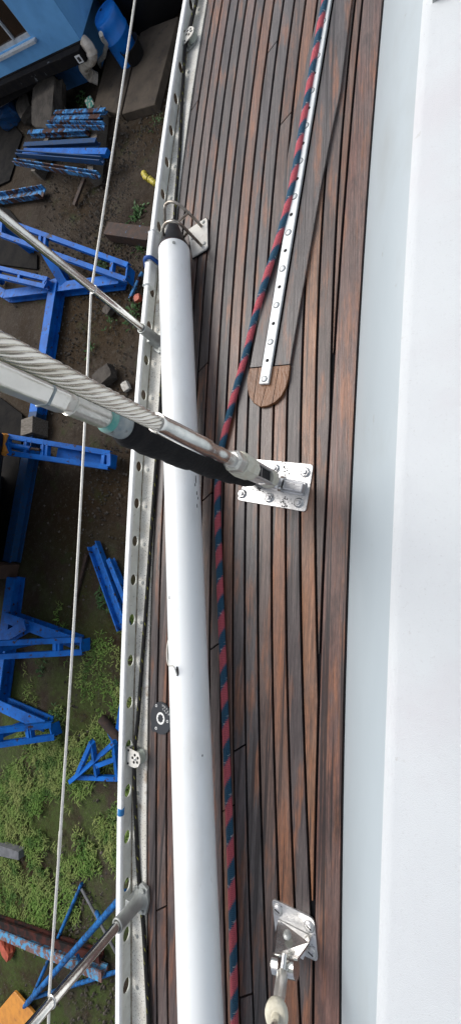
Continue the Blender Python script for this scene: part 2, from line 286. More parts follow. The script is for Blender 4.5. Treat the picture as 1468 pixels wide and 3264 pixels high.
# ------------------------------------------------------------------ mesh builder
WL = {}
class MB:
    def __init__(s): s.v = []; s.f = []; s.sm = []; s.uv = []
    def add(s, vs, fs, smooth=False, uvs=None):
        o = len(s.v); s.v += [tuple(v) for v in vs]
        for i, f in enumerate(fs):
            s.f.append(tuple(o + k for k in f)); s.sm.append(smooth); s.uv.append(uvs[i] if uvs else None)
        return s
    def frame_box(s, c, ax, ay, az, sx, sy, sz):
        c = Vector(c); vs = []
        for k in (-1, 1):
            for a, b in ((-1, -1), (1, -1), (1, 1), (-1, 1)):
                vs.append(c + ax * (a * sx / 2) + ay * (b * sy / 2) + az * (k * sz / 2))
        return s.add(vs, [(3, 2, 1, 0), (4, 5, 6, 7), (0, 1, 5, 4), (1, 2, 6, 5), (2, 3, 7, 6), (3, 0, 4, 7)])
    def box(s, c, sx, sy, sz, rz=0.0):
        m = Matrix.Rotation(rz, 3, 'Z')
        return s.frame_box(c, m @ Vector((1, 0, 0)), m @ Vector((0, 1, 0)), Vector((0, 0, 1)), sx, sy, sz)
    def bar(s, p, q, wd, ht, up=Vector((0, 0, 1))):
        p, q = Vector(p), Vector(q); d = (q - p); l = d.length; d = d / l
        sd = d.cross(up)
        if sd.length < 1e-4: sd = d.cross(Vector((1, 0, 0)))
        sd.normalize(); u = sd.cross(d)
        return s.frame_box((p + q) / 2, d, sd, u, l, wd, ht)
    def profile(s, p, q, prof, up=Vector((0, 0, 1))):
        """extrude a closed 2-D profile (side, up) from p to q"""
        p, q = Vector(p), Vector(q); d = (q - p).normalized(); sd = d.cross(up).normalized(); u = sd.cross(d)
        n = len(prof); vs = [p + sd * a + u * b for a, b in prof] + [q + sd * a + u * b for a, b in prof]
        fs = [(i, (i + 1) % n, n + (i + 1) % n, n + i) for i in range(n)]
        s.add(vs, fs); s.add(vs[:n], [tuple(reversed(range(n)))]); s.add(vs[n:], [tuple(range(n))])
        return s
    def tube(s, pts, r, n=10, caps=True, smooth=True, uvmap=False):
        pts = [Vector(p) for p in pts]; m = len(pts)
        rr = r if isinstance(r, (list, tuple)) else [r] * m
        T = []
        for i in range(m):
            a = pts[max(i - 1, 0)]; b = pts[min(i + 1, m - 1)]; T.append((b - a).normalized())
        ref = Vector((0, 0, 1)) if abs(T[0].z) < 0.9 else Vector((1, 0, 0))
        nr = (ref - T[0] * ref.dot(T[0])).normalized()
        vs = []; lens = [0.0]
        for i in range(m):
            nr = (nr - T[i] * nr.dot(T[i])).normalized(); bn = T[i].cross(nr)
            for k in range(n):
                a = 2 * math.pi * k / n
                vs.append(pts[i] + (nr * math.cos(a) + bn * math.sin(a)) * rr[i])
            if i: lens.append(lens[-1] + (pts[i] - pts[i - 1]).length)
        fs = []; uvs = []
        for i in range(m - 1):
            for k in range(n):
                k2 = (k + 1) % n
                fs.append((i * n + k, i * n + k2, (i + 1) * n + k2, (i + 1) * n + k))
                uvs.append(((k / n, lens[i]), ((k + 1) / n, lens[i]), ((k + 1) / n, lens[i + 1]), (k / n, lens[i + 1])))
        s.add(vs, fs, smooth, uvs if uvmap else None)
        if caps:
            s.add(vs[:n], [tuple(reversed(range(n)))]); s.add(vs[-n:], [tuple(range(n))])
        return s
    def prism(s, poly, h, up=Vector((0, 0, 1)), bev=0.0):
        """top outline poly (3-D points) extruded down by h; optional small chamfer"""
        poly = [Vector(p) for p in poly]; n = len(poly); c = sum(poly, Vector()) / n
        rings = []
        if bev:
            rings.append([p + (c - p).normalized() * bev for p in poly]); rings.append([p - up * bev for p in poly])
        else: rings.append(poly)
        rings.append([p - up * h for p in poly])
        vs = [v for r in rings for v in r]; fs = [tuple(range(n))]
        area = sum((poly[i] - c).cross(poly[(i + 1) % n] - c).dot(up) for i in range(n))
        for j in range(len(rings) - 1):
            for i in range(n):
                k = (i + 1) % n; fs.append((j * n + i, (j + 1) * n + i, (j + 1) * n + k, j * n + k))
        fs.append(tuple(reversed(range((len(rings) - 1) * n, len(rings) * n))))
        if area < 0: fs = [tuple(reversed(f)) for f in fs]
        return s.add(vs, fs)
    def cyl(s, c, r, h, n=20, axis=Vector((0, 0, 1)), r2=None, smooth=True):
        axis = axis.normalized(); c = Vector(c)
        return s.tube([c, c + axis * h], [r, r if r2 is None else r2], n, True, smooth)
    def lathe(s, c, prof, n=24, axis=Vector((0, 0, 1)), smooth=True):
        axis = axis.normalized(); c = Vector(c)
        ref = Vector((1, 0, 0)) if abs(axis.x) < 0.9 else Vector((0, 1, 0))
        a1 = (ref - axis * ref.dot(axis)).normalized(); a2 = axis.cross(a1)
        vs = []
        for r, z in prof:
            for k in range(n):
                a = 2 * math.pi * k / n; vs.append(c + axis * z + (a1 * math.cos(a) + a2 * math.sin(a)) * r)
        fs = []
        for i in range(len(prof) - 1):
            for k in range(n):
                k2 = (k + 1) % n; fs.append((i * n + k, i * n + k2, (i + 1) * n + k2, (i + 1) * n + k))
        s.add(vs, fs, smooth)
        s.add(vs[:n], [tuple(reversed(range(n)))]); s.add(vs[-n:], [tuple(range(n))])
        return s
    def torus(s, c, R_, r, axis=Vector((0, 0, 1)), n=24, k=8, sx=1.0):
        axis = axis.normalized(); ref = Vector((1, 0, 0)) if abs(axis.x) < 0.9 else Vector((0, 1, 0))
        a1 = (ref - axis * ref.dot(axis)).normalized(); a2 = axis.cross(a1); c = Vector(c); vs = []
        for i in range(n):
            a = 2 * math.pi * i / n; d = a1 * math.cos(a) * sx + a2 * math.sin(a)
            for j in range(k):
                b = 2 * math.pi * j / k; vs.append(c + d * (R_ + r * math.cos(b)) + axis * (r * math.sin(b)))
        fs = [(i * k + j, ((i + 1) % n) * k + j, ((i + 1) % n) * k + (j + 1) % k, i * k + (j + 1) % k) for i in range(n) for j in range(k)]
        return s.add(vs, fs, True)
    def build(s, name, m, parent=None, bevel=0.0, origin=None):
        v = np.array([tuple(x) for x in s.v])
        lo, hi = v.min(0), v.max(0)
        o = Vector(origin) if origin is not None else Vector(((lo[0] + hi[0]) / 2, (lo[1] + hi[1]) / 2, lo[2]))
        me = bpy.data.meshes.new(name)
        me.from_pydata([tuple(Vector(x) - o) for x in s.v], [], s.f)
        me.polygons.foreach_set('use_smooth', s.sm)
        if any(u is not None for u in s.uv):
            ul = me.uv_layers.new(name='UVMap')
            for p, u in zip(me.polygons, s.uv):
                if u is None: continue
                for li, c in zip(p.loop_indices, u): ul.data[li].uv = c
        me.materials.append(m); me.update()
        ob = bpy.data.objects.new(name, me); COL.objects.link(ob)
        ob.location = o - (WL[parent.name] if parent else Vector()); ob.parent = parent; WL[ob.name] = o
        if bevel:
            bm = ob.modifiers.new('bevel', 'BEVEL'); bm.width = bevel; bm.segments = 2; bm.limit_method = 'ANGLE'; bm.angle_limit = R(40)
        return ob
def tag(o, label, cat, group=None):
    o['label'] = label; o['category'] = cat
    if group: o['group'] = group
    return o
def thing(name, loc, label, cat, group=None):
    o = bpy.data.objects.new(name, None); o.empty_display_size = 0.1; COL.objects.link(o); o.location = loc; WL[o.name] = Vector(loc)
    return tag(o, label, cat, group)
def struct(o): o['kind'] = 'structure'; return o
def smooth_path(pts, n=8):
    pts = [Vector(p) for p in pts]; out = []
    for i in range(len(pts) - 1):
        p0 = pts[max(i - 1, 0)]; p1 = pts[i]; p2 = pts[i + 1]; p3 = pts[min(i + 2, len(pts) - 1)]
        for k in range(n):
            t = k / n
            out.append(0.5 * ((2 * p1) + (p2 - p0) * t + (2 * p0 - 5 * p1 + 4 * p2 - p3) * t * t + (3 * p1 - p0 - 3 * p2 + p3) * t ** 3))
    out.append(pts[-1]); return out

# ------------------------------------------------------------------ the yard ground
def ground():
    xs = sorted(set([-400, -150, -60, -30] + list(np.arange(-22, 8.01, 0.25)) + [20, 60, 150, 400]))
    ys = sorted(set([-400, -150, -60, -25] + list(np.arange(-12, 24.01, 0.25)) + [40, 80, 150, 400]))
    r2 = random.Random(3); mb = MB(); vs = []
    for y in ys:
        for x in xs:
            z = 0.02 * math.sin(x * 1.7 + y * 0.6) + 0.02 * math.sin(y * 1.3 - x * 0.8) + r2.uniform(-0.008, 0.008) - 0.02
            if abs(x) > 25 or abs(y) > 30: z = -0.02
            vs.append((x, y, z))
    n = len(xs); fs = [(j * n + i, j * n + i + 1, (j + 1) * n + i + 1, (j + 1) * n + i) for j in range(len(ys) - 1) for i in range(n - 1)]
    mb.add(vs, fs, True)
    struct(mb.build('ground', ground_mat(), origin=(0, 0, 0)))
ground()

# ------------------------------------------------------------------ the yacht: shape curves
S9 = [(-1.477, -0.521), (-1.017, -0.562), (-0.612, -0.596), (-0.052, -0.627), (0.567, -0.650), (1.103, -0.646), (1.671, -0.629), (2.321, -0.584)]
_c = np.polyfit([a for a, b in S9], [b for a, b in S9], 3)
def s9(y):
    yy = min(max(y, -1.9), 2.9); v = np.polyval(_c, yy); sl = np.polyval(np.polyder(_c), yy)
    return float(v + sl * (y - yy))
def curve(pts, deg=3):
    c = np.polyfit([a for a, b in pts], [b for a, b in pts], deg); a0, a1 = min(p[0] for p in pts) - 0.4, max(p[0] for p in pts) + 0.5
    def f(y):
        yy = min(max(y, a0), a1); return float(np.polyval(c, yy) + np.polyval(np.polyder(c), yy) * (y - yy))
    return f
def pxcurve(l, h=0.0, deg=3): return curve([(P(a, b, h).y, P(a, b, h).x) for a, b in l], deg)
marg = pxcurve([(1147, 60), (1109, 500), (1079, 900), (1053, 1300), (1028, 1800), (1013, 2300), (1006, 2700), (995, 3200)])
cabe = pxcurve([(1218, 60), (1185, 500), (1157, 900), (1132, 1300), (1113, 1800), (1100, 2300), (1097, 2700), (1087, 3200)])
CABH = 0.24
cabt = pxcurve([(1345, 120), (1318, 500), (1288, 1000), (1270, 1500), (1248, 2000), (1228, 2500), (1208, 3200)], CABH)
def seam(k, y): return s9(y) + (k - 9) * (0.0500 if k < 9 else 0.0545)
def edge(y): return s9(y) - 0.447
def rail(y): return s9(y) - 0.447 - 0.074
Y0, Y1 = -2.9, 3.7
XC = 0.75                                    # centre line of the yacht
Z = lambda h: DECK + h

yacht = thing('sailing_yacht', (XC, 0.4, 0.25), 'white sailing yacht with worn teak side deck and white cabin standing in the yard', 'boat')
def hull():
    mb = MB(); ny = 34; vs = []
    prof = [(1.0, -0.012), (0.985, -0.35), (0.955, -0.9), (0.88, -1.6), (0.74, -2.2), (0.5, -2.7), (0.22, -2.95), (0.05, -3.05)]
    for i in range(ny + 1):
        y = Y0 + (Y1 - Y0) * i / ny; hb = XC - rail(y) + 0.012
        row = [(XC - hb * a, y, Z(b)) for a, b in prof] + [(XC + hb * a, y, Z(b)) for a, b in reversed(prof)]
        vs += row
    n = 2 * len(prof); fs = [(i * n + j, i * n + j + 1, (i + 1) * n + j + 1, (i + 1) * n + j) for i in range(ny) for j in range(n - 1)]
    fs += [tuple(range(n)), tuple(reversed(range(ny * n, ny * n + n)))]
    mb.add(vs, fs, True); mb.build('hull', hullw, yacht)
    k = MB()
    k.prism([(XC - .16, -0.9, Z(-3.0)), (XC + .16, -0.9, Z(-3.0)), (XC + .1, 1.6, Z(-3.0)), (XC - .1, 1.6, Z(-3.0))], DECK - 3.0 - 0.02); k.build('keel', navy, yacht, 0.02)
hull()
# deck: a black caulking bed carries the planks
def strip(fa, fb, za, zb, y0=Y0, y1=Y1, n=48, smooth=True):
    mb = MB(); vs = []
    for i in range(n + 1):
        y = y0 + (y1 - y0) * i / n; vs += [(fa(y), y, Z(za)), (fb(y), y, Z(zb))]
    mb.add(vs, [(2 * i, 2 * i + 1, 2 * i + 3, 2 * i + 2) for i in range(n)], smooth); return mb
deck = strip(lambda y: rail(y) - 0.01, lambda y: 2 * XC - rail(y) + 0.01, -0.010, -0.010).build('deck', caulk, yacht)
TONES = {'g': (0.088, 0.076, 0.076), 'b': (0.190, 0.086, 0.050), 'd': (0.056, 0.042, 0.040), 'r': (0.128, 0.064, 0.048), 'w': (0.245, 0.110, 0.054), 'm': (0.102, 0.064, 0.052)}
def plank(fa, fb, ya, yb, tone, sa=0.0, sb=0.0, jit=True, st=0.16):
    """one board between two seam curves; sa, sb = slant of its butt ends"""
    n = max(2, int((yb - ya) / st)); vs = []; g = 0.0041; ch = 0.0018
    rows = []
    for i in range(n + 1):
        y = ya + (yb - ya) * i / n
        a, b = fa(y) + g, fb(y) - g
        if b - a < 0.0008: continue
        ch = min(0.0018, (b - a) * .3)
        d0 = sa if i == 0 else (sb if i == n else 0)
        rows.append([(a, y - d0, Z(-0.009)), (a, y - d0, Z(-ch)), (a + ch, y - d0, Z(0)), (b - ch, y + d0, Z(0)), (b, y + d0, Z(-ch)), (b, y + d0, Z(-0.009))])
    if len(rows) < 2: return None
    vs = [p for r in rows for p in r]; m = 6
    fs = [(i * m + j, i * m + j + 1, (i + 1) * m + j + 1, (i + 1) * m + j) for i in range(len(rows) - 1) for j in range(m - 1)]
    fs = [tuple(reversed(f)) for f in fs]
    fs += [tuple(range(m)), tuple(reversed(range((len(rows) - 1) * m, len(rows) * m)))]
    mb = MB(); mb.add(vs, fs)
    o = mb.build('plank', TEAK, deck)
    j = rnd.uniform(0.82, 1.18) if jit else 1
    c = TONES[tone]; o.color = (c[0] * j, c[1] * j * rnd.uniform(.96, 1.04), c[2] * j, 1)
    return o
BUTTS = {}
for px, py in ((875, 145), (610, 342), (640, 1172), (654, 1583), (678, 2058), (709, 2571), (779, 3173), (925, 370), (520, 2900), (745, 2380)):
    p = P(px, py); k = max(kk for kk in range(0, 18) if seam(kk, p.y) < p.x); BUTTS.setdefault(k, []).append(p.y)
BUTTS.setdefault(12, []).append(2.95); BUTTS.setdefault(10, []).append(-2.2); BUTTS.setdefault(3, []).append(2.9)
tones = 'dmrddmdbggmbdwmbm'
for k in range(0, 17):
    cuts = [Y0] + sorted(BUTTS.get(k, [])) + [Y1]
    fa = (lambda y, k=k: min(seam(k, y) if k else edge(y) + 0.002, marg(y)))
    fb = (lambda y, k=k: min(seam(k + 1, y), marg(y)))
    for a, b in zip(cuts[:-1], cuts[1:]):
        plank(fa, fb, a + 0.0035, b - 0.0035, tones[k], 0.016 if a != Y0 else 0, 0.016 if b != Y1 else 0, st=0.16 if k < 12 else 0.05)
for a, b, tn in ((Y0, -1.95, 'w'), (-1.95, Y1, 'r')):
    plank(marg, lambda y: cabe(y) - 0.004, a + .003, b - .003, tn)
# far side deck, plain planks
for k in range(5):
    o = plank(lambda y, k=k: 2 * XC - rail(y) - 0.10 - 0.15 * (k + 1), lambda y, k=k: 2 * XC - rail(y) - 0.10 - 0.15 * k, Y0, Y1, 'mgbdr'[k])

# cabin: sloping side, rounded shoulder, non-skid roof
def cabin():
    prof_n = 7; mb = MB(); mr = MB(); ny = 40; rows = []; top = []
    for i in range(ny + 1):
        y = Y0 + (Y1 - Y0) * i / ny
        a, t = cabe(y), cabt(y)
        side = []
        for u, hh in ((0, -0.01), (0.0, 0.008), (0.035, 0.022), (0.25, 0.10), (0.55, 0.170), (0.82, 0.216), (0.95, CABH - 0.011)):
            side.append((a + (t - a) * u, y, Z(hh)))
        rows.append(side)
        rt = [(a + (t - a) * .95, y, Z(CABH - 0.011)), (t + 0.002, y, Z(CABH - 0.001)), (t + 0.02, y, Z(CABH + 0.004))]
        for j in range(1, 9):
            u = j / 8; x = t + 0.02 + (2 * XC - 2 * t - 0.04) * u
            rt.append((x, y, Z(CABH + 0.004 + 0.05 * math.sin(math.pi * u) * 1.0)))
        top.append(rt)
    def loft(rows):
        m = len(rows[0]); vs = [p for r in rows for p in r]
        return vs, [(i * m + j, i * m + j + 1, (i + 1) * m + j + 1, (i + 1) * m + j) for i in range(len(rows) - 1) for j in range(m - 1)]
    vs, fs = loft(rows); mb.add(vs, fs, True)
    vs, fs = loft([[(2 * XC - x, y, z) for x, y, z in reversed(r)] for r in rows]); mb.add(vs, fs, True)
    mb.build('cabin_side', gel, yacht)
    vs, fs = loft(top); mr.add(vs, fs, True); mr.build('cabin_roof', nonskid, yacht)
    # black bedding bead where the cabin meets the teak
    strip(lambda y: cabe(y) - 0.006, lambda y: cabe(y) + 0.001, 0.002, 0.003).build('bedding_bead', caulk, yacht)
cabin()
for px, py, l in ((1456, 1300, .014), (1452, 1538, .010), (1455, 1546, .012), (1215, 1040, .03)):
    e = P(px, py, CABH + .012) if px > 1300 else P(px, py, .135); v = MB(); v.tube([e + Vector((0, -l / 2, .0)), e + Vector((.003, l / 2, .0))], [.0012, .0006], 6); v.build('scuff_mark', greyb, yacht)
# hatch coaming whose corner shows on the roof
h0 = P(1376, -48, CABH + 0.05); hb = MB()
hb.prism([h0 + Vector(d) for d in ((0, 0.01, 0), (0.05, 0.0, 0), (0.55, 0.03, 0), (0.56, 0.55, 0), (0.0, 0.53, 0))], 0.07, bev=0.006)
hatch = tag(hb.build('deck_hatch', cast), 'grey metal hatch with rounded corner on the white cabin roof', 'hatch')

# ------------------------------------------------------------------ toe rail with oval scuppers
def toe_rail():
    t = thing('toe_rail', (rail(0.4), 0.4, Z(0)), 'perforated aluminium toe rail with white rounded top edge along the teak deck', 'toe rail')
    # hole stations measured along the rail
    hy = []
    y = P(428, 1848, 0.025).y
    while y > Y0 + 0.2: y -= 0.168
    while y < Y1 - 0.1: hy.append(y); y += 0.168
    H0, H1, TH = 0.003, 0.058, 0.004
    mb = MB(); N = 24
    for yc in hy:
        ya, yb = yc - 0.084, yc + 0.084; zc = (H0 + H1) / 2 - 0.001
        per = []
        for k in range(N):
            a = 2 * math.pi * k / N; ca, sa = math.cos(a), math.sin(a)
            s = min(0.084 / max(abs(ca), 1e-6), (0.0275) / max(abs(sa), 1e-6))
            per.append((yc + ca * s, (H0 + H1) / 2 + sa * s))
        hol = [(yc + 0.0235 * math.cos(2 * math.pi * k / N), zc + 0.0175 * math.sin(2 * math.pi * k / N)) for k in range(N)]
        vs = []
        for (yy, zz) in per: vs.append((rail(yy), yy, Z(zz)))
        for (yy, zz) in hol: vs.append((rail(yy), yy, Z(zz)))
        for (yy, zz) in per: vs.append((rail(yy) - TH, yy, Z(zz)))
        for (yy, zz) in hol: vs.append((rail(yy) - TH, yy, Z(zz)))
        fs = []
        for k in range(N):
            j = (k + 1) % N
            fs += [(k, j, N + j, N + k), (2 * N + j, 2 * N + k, 3 * N + k, 3 * N + j), (N + k, N + j, 3 * N + j, 3 * N + k)]
        mb.add(vs, fs)
    mb.build('web', railg, t)
    ys = [Y0 + (Y1 - Y0) * i / 60 for i in range(61)]
    b = MB()
    prof = [(-0.020, 0.052), (-0.021, 0.064), (-0.018, 0.0685), (-0.008, 0.070), (0.002, 0.0685), (0.005, 0.064), (0.004, 0.054)]
    m = len(prof); vs = [(rail(y) + a, y, Z(c)) for y in ys for a, c in prof]
    b.add(vs, [(i * m + j, i * m + (j + 1) % m, (i + 1) * m + (j + 1) % m, (i + 1) * m + j) for i in range(60) for j in range(m)], False)
    b.build('bead', railw, t)
    b = MB(); prof = [(-0.002, 0.0035), (0.066, 0.0035), (0.0725, 0.0015), (0.0725, -0.006), (-0.002, -0.006)]
    m = len(prof); vs = [(rail(y) + a, y, Z(c)) for y in ys for a, c in prof]
    b.add(vs, [tuple(reversed((i * m + j, i * m + (j + 1) % m, (i + 1) * m + (j + 1) % m, (i + 1) * m + j))) for i in range(60) for j in range(m)])
    b.build('base_flange', flange, t)
    strip(lambda y: rail(y) - 0.0005, lambda y: rail(y) + 0.004, 0.0075, 0.0042).build('grime_line', mat('grime', (0.17, 0.13, 0.08), 0.9, col2=(0.36, 0.33, 0.27), scale=30, lo=.4, hi=.6), t)
    first = None
    for yc in hy:
        yy = yc - 0.012; p = Vector((rail(yy) + 0.030, yy, Z(0.0035)))
        if first is None:
            s = MB(); s.lathe(p, [(0.0075, 0), (0.0078, 0.001), (0.005, 0.0018), (0.002, 0.0012)], 14); first = s.build('screw', cast, t); off = first.location - (p - WL[t.name])
        else:
            c = first.copy(); COL.objects.link(c); c.location = (p - WL[t.name]) + off
    # joint covers clamped over the bead
    for p0, p1 in ((742, 826), (836, 908)):
        a, c = P(489, p0, 0.06).y, P(480, p1, 0.06).y
        s = MB(); vs = []; pr = [(-0.024, 0.030), (-0.026, 0.068), (-0.020, 0.075), (0.004, 0.075), (0.011, 0.068), (0.011, 0.030)]; m = len(pr)
        yy = [a + (c - a) * i / 3 for i in range(4)]
        vs = [(rail(y) + u, y, Z(v)) for y in yy for u, v in pr]
        fs = [(i * m + j, i * m + (j + 1) % m, (i + 1) * m + (j + 1) % m, (i + 1) * m + j) for i in range(3) for j in range(m)]
        fs += [tuple(range(m)), tuple(reversed(range(3 * m, 4 * m)))]
        s.add(vs, [tuple(reversed(f)) for f in fs]); s.build('joint_cover', railw, t, 0.003)
    s = MB(); y = P(395, 2590, 0.06).y
    s.tube([(rail(y) - 0.006, y - 0.012, Z(0.060)), (rail(y) - 0.006, y + 0.012, Z(0.060))], 0.0135, 12); s.build('marker_tape', bluetag, t)
    return t
toe_rail()
# blue strap looped over the rail between the covers
y = P(484, 831, 0.06).y; x = rail(y); st = MB()
st.tube(smooth_path([(x - 0.06, y - .005, Z(0.015)), (x - 0.04, y, Z(0.05)), (x - 0.015, y, Z(0.083)), (x + 0.012, y, Z(0.080)), (x + 0.022, y, Z(0.05)), (x + 0.024, y, Z(0.012))], 5), 0.009, 8)
tag(st.build('tie_strap', bluestrap), 'short blue strap looped over the toe rail between its two joint covers', 'strap')

# ------------------------------------------------------------------ stanchions and lifelines
def stanchion(px, py, sgn, label):
    b = P(px, py, 0.05); b.z = Z(0.0035)
    t = thing('stanchion', b, label, 'stanchion', 'stanchions along the rail')
    mb = MB(); mb.prism([b + Vector((d[0], d[1], 0.014)) for d in ((-0.034, -0.03), (0.0, -0.055), (0.03, -0.045), (0.038, 0.0), (0.03, 0.045), (0.0, 0.055), (-0.034, 0.03))], 0.014, bev=0.003)
    mb.build('foot', cast, t)
    mb = MB(); mb.lathe(b + Vector((0, 0, 0.012)), [(0.036, 0), (0.027, 0.012), (0.0235, 0.03), (0.0225, 0.115), (0.0235, 0.118), (0.0235, 0.124), (0.0175, 0.124), (0.0165, 0.08)], 24)
    mb.frame_box(b + Vector((-0.022, 0, 0.035)), Vector((1, 0, 0)), Vector((0, 1, 0)), Vector((0, 0, 1)), 0.024, 0.034, 0.05)
    mb.build('socket', cast, t, 0.002)
    for dy in (-0.035, 0.037):
        s = MB(); s.cyl(b + Vector((0.012, dy, 0.013)), 0.009, 0.008, 6, smooth=False); s.build('bolt', cast, t)
    mb = MB(); mb.tube([b + Vector((0, 0, 0.05)), b + Vector((0, 0, 0.86))], 0.0150, 20); mb.build('tube', steel, t)
    for h in (0.40, 0.845):
        s = MB(); s.torus(b + Vector((0, 0, h)), 0.0155, 0.0028, n=20, k=6); s.build('wire_collar', steel, t)
    return b
B1s = stanchion(493, 1079, 1, 'steel stanchion whose socket stands beside the white pole above the two big shrouds')
B2s = stanchion(428, 2888, -1, 'steel stanchion rising from the grey rail socket near the blue trestle in the yard')
def lifeline(h, label, extra):
    pts = []
    ahead = Vector((rail(3.35) + 0.0, 3.35, Z(h))); aft = Vector((rail(-3.6) - 0.0, -3.6, Z(h)))
    a = B1s.copy(); a.z = Z(h); c = B2s.copy(); c.z = Z(h)
    a.x -= 0.016; c.x -= 0.016
    mb = MB(); pts = [aft, c, a, ahead]; full = []
    for p, q in zip(pts[:-1], pts[1:]):
        for k in range(12):
            u = k / 12; v = p.lerp(q, u); v.z -= 0.010 * math.sin(math.pi * u); full.append(v)
    full.append(ahead)
    t = thing('lifeline', full[18], label, 'wire')
    mb.tube(full, 0.0043, 8); mb.build('wire', mat('lifeline_wire', (0.78, 0.77, 0.73), 0.45, 0.2, col2=(0.68, 0.67, 0.63), scale=60), t)
    s = MB(); i = 14; s.tube([full[i], full[i].lerp(full[i + 1], .35)], 0.0056, 8); s.build('swage', pvcw, t)
lifeline(0.40, 'lower lifeline wire passing both stanchions at half their height', 0)
lifeline(0.845, 'upper lifeline wire joining the tops of the stanchions', 0)

# ------------------------------------------------------------------ white pole in its cradle
D = 0.139
pa, pb = RAY(555, 800, F * D / 100.0), RAY(640, 3264, F * D / 146.0)
pd = (pb - pa).normalized(); pole = thing('spinnaker_pole', pa, 'long white tubular pole with black conical end lying above the teak deck', 'pole')
mb = MB(); mb.tube([pa + pd * (i * 0.4) for i in range(11)], D / 2, 40); pend = pa + pd * 2.8
mb.build('tube', polew, pole)
axs = -pd
mb = MB(); mb.lathe(pa, [(D / 2 + 0.001, -0.006), (D / 2 + 0.001, 0.002), (D / 2 - 0.004, 0.012), (0.046, 0.065), (0.043, 0.068), (0.0225, 0.135), (0.019, 0.138), (0.019, 0.150)], 32, axs)
mb.build('end_cone', blackp, pole)
mb = MB(); mb.torus(pa - axs * 0.004, D / 2, 0.0018, axs, 32, 6); mb.build('end_ring', mat('maroon', (0.06, 0.014, 0.02), 0.4), pole)
up = (CAMP - pa).normalized(); up = (up - pd * up.dot(pd)).normalized()
mb = MB(); mb.cyl(pa + pd * 0.03 + up * (D / 2 - 0.002), 0.007, 0.004, 14, up); mb.build('rivet', cast, pole)
# slot with a frayed messenger line
q = None
def on_pole(px, py):
    v = (CM @ Vector((px - 734, -(py - 1632), -F))).normalized()
    w0 = CAMP - pa; b_ = v - pd * v.dot(pd); c_ = w0 - pd * w0.dot(pd)
    A, B, C = b_.dot(b_), 2 * b_.dot(c_), c_.dot(c_) - (D / 2) ** 2
    disc = max(B * B - 4 * A * C, 0); t_ = (-B - math.sqrt(disc)) / (2 * A); p = CAMP + v * t_
    nrm = (p - pa); nrm = (nrm - pd * nrm.dot(pd)).normalized(); return p, nrm
p, nn = on_pole(565, 2140); sd = pd.cross(nn)
mb = MB(); ring = [p + nn * 0.0006 + pd * (0.016 * math.cos(a)) + sd * (0.006 * math.sin(a)) for a in [2 * math.pi * k / 16 for k in range(16)]]
mb.prism(ring, 0.003, nn); mb.build('slot', rubber, pole)
mb = MB(); p2, n2 = on_pole(545, 2115)
mb.tube(smooth_path([p + nn * 0.004 + pd * 0.01, p + nn * 0.02 - pd * 0.02, p2 + n2 * 0.012, p2 + n2 * 0.0 - pd * 0.05 + Vector((-0.03, 0, -0.02)), p2 - pd * 0.11 + Vector((-0.02, 0, -0.04))], 5), 0.0022, 6); mb.build('messenger_line', pvcw, pole)
for (px, py, l) in ((624, 1528, .030), (622, 1545, .012), (627, 1572, .014), (631, 1588, .010), (628, 1612, .014), (540, 1905, .012), (645, 2408, .006)):
    p, nn = on_pole(px, py); sd = pd.cross(nn); mb = MB()
    mb.prism([p + nn * 0.0008 + pd * l * .5 + sd * .0016, p + nn * 0.0008 + pd * l * .1 + sd * .0028, p + nn * .0008 - pd * l * .5 + sd * .001, p + nn * .0008 - pd * l * .5 - sd * .001, p + nn * .0008 + pd * l * .5 - sd * .0012], 0.002, nn)
    mb.build('scuff', rubber, pole)

cr = thing('pole_cradle', P(640, 755, 0.0), 'bent steel rod cradle welded to a white deck plate at the pole end', 'cradle')
mb = MB(); mb.prism([P(*a, 0.014) for a in ((598, 732), (655, 693), (660, 700), (661, 784), (656, 793), (612, 819))], 0.006, bev=0.0015); mb.build('deck_plate', plate, cr)
mb = MB(); mb.prism([P(*a, 0.007) for a in ((597, 733), (656, 692), (664, 700), (664, 790), (658, 798), (612, 825))], 0.007); mb.build('rubber_pad', rubber, cr)
rodm = mat('rod_steel', (0.48, 0.45, 0.40), 0.35, 0.8, col2=(0.30, 0.26, 0.22), scale=30)
mb = MB(); mb.tube(smooth_path([P(642, 722, .014), P(622, 700, .05), P(600, 678, .09), P(574, 655, .12), P(556, 645, .135), P(540, 644, .14), P(528, 652, .14), P(525, 664, .135), P(525, 690, .10), P(525, 715, .07)], 6), 0.0062, 8); mb.build('rod', rodm, cr)
mb = MB(); mb.tube(smooth_path([P(642, 783, .014), P(618, 758, .07), P(592, 731, .12), P(572, 713, .165), P(556, 706, .185), P(540, 706, .19), P(526, 714, .185), P(519, 730, .17), P(522, 750, .13), P(530, 765, .09)], 6), 0.0062, 8); mb.build('rod', rodm, cr)
mb = MB(); mb.tube([P(599, 680, .09), P(568, 708, .165)], 0.0052, 8); mb.build('cross_rod', rodm, cr)
mb = MB(); mb.tube([P(598, 740, .105), P(586, 756, .075)], 0.0055, 8); mb.build('cross_rod', rodm, cr)
for a in ((648, 708), (651, 776), (613, 760)):
    mb = MB(); mb.lathe(P(*a, .014), [(0.008, 0), (0.007, 0.003), (0.003, 0.004)], 12); mb.build('screw', cast, cr)
# the cradle's rubber rest carries the pole to the deck
mb = MB(); rp = pa - pd * 0.02; mb.prism([Vector((rp.x + a - .05, rp.y + b, rp.z - D / 2 + 0.018)) for a, b in ((-.02, -.02), (.02, -.02), (.02, .02), (-.02, .02))], rp.z - D / 2 + 0.018 - Z(0.0)); mb.build('rest', blackp, cr)

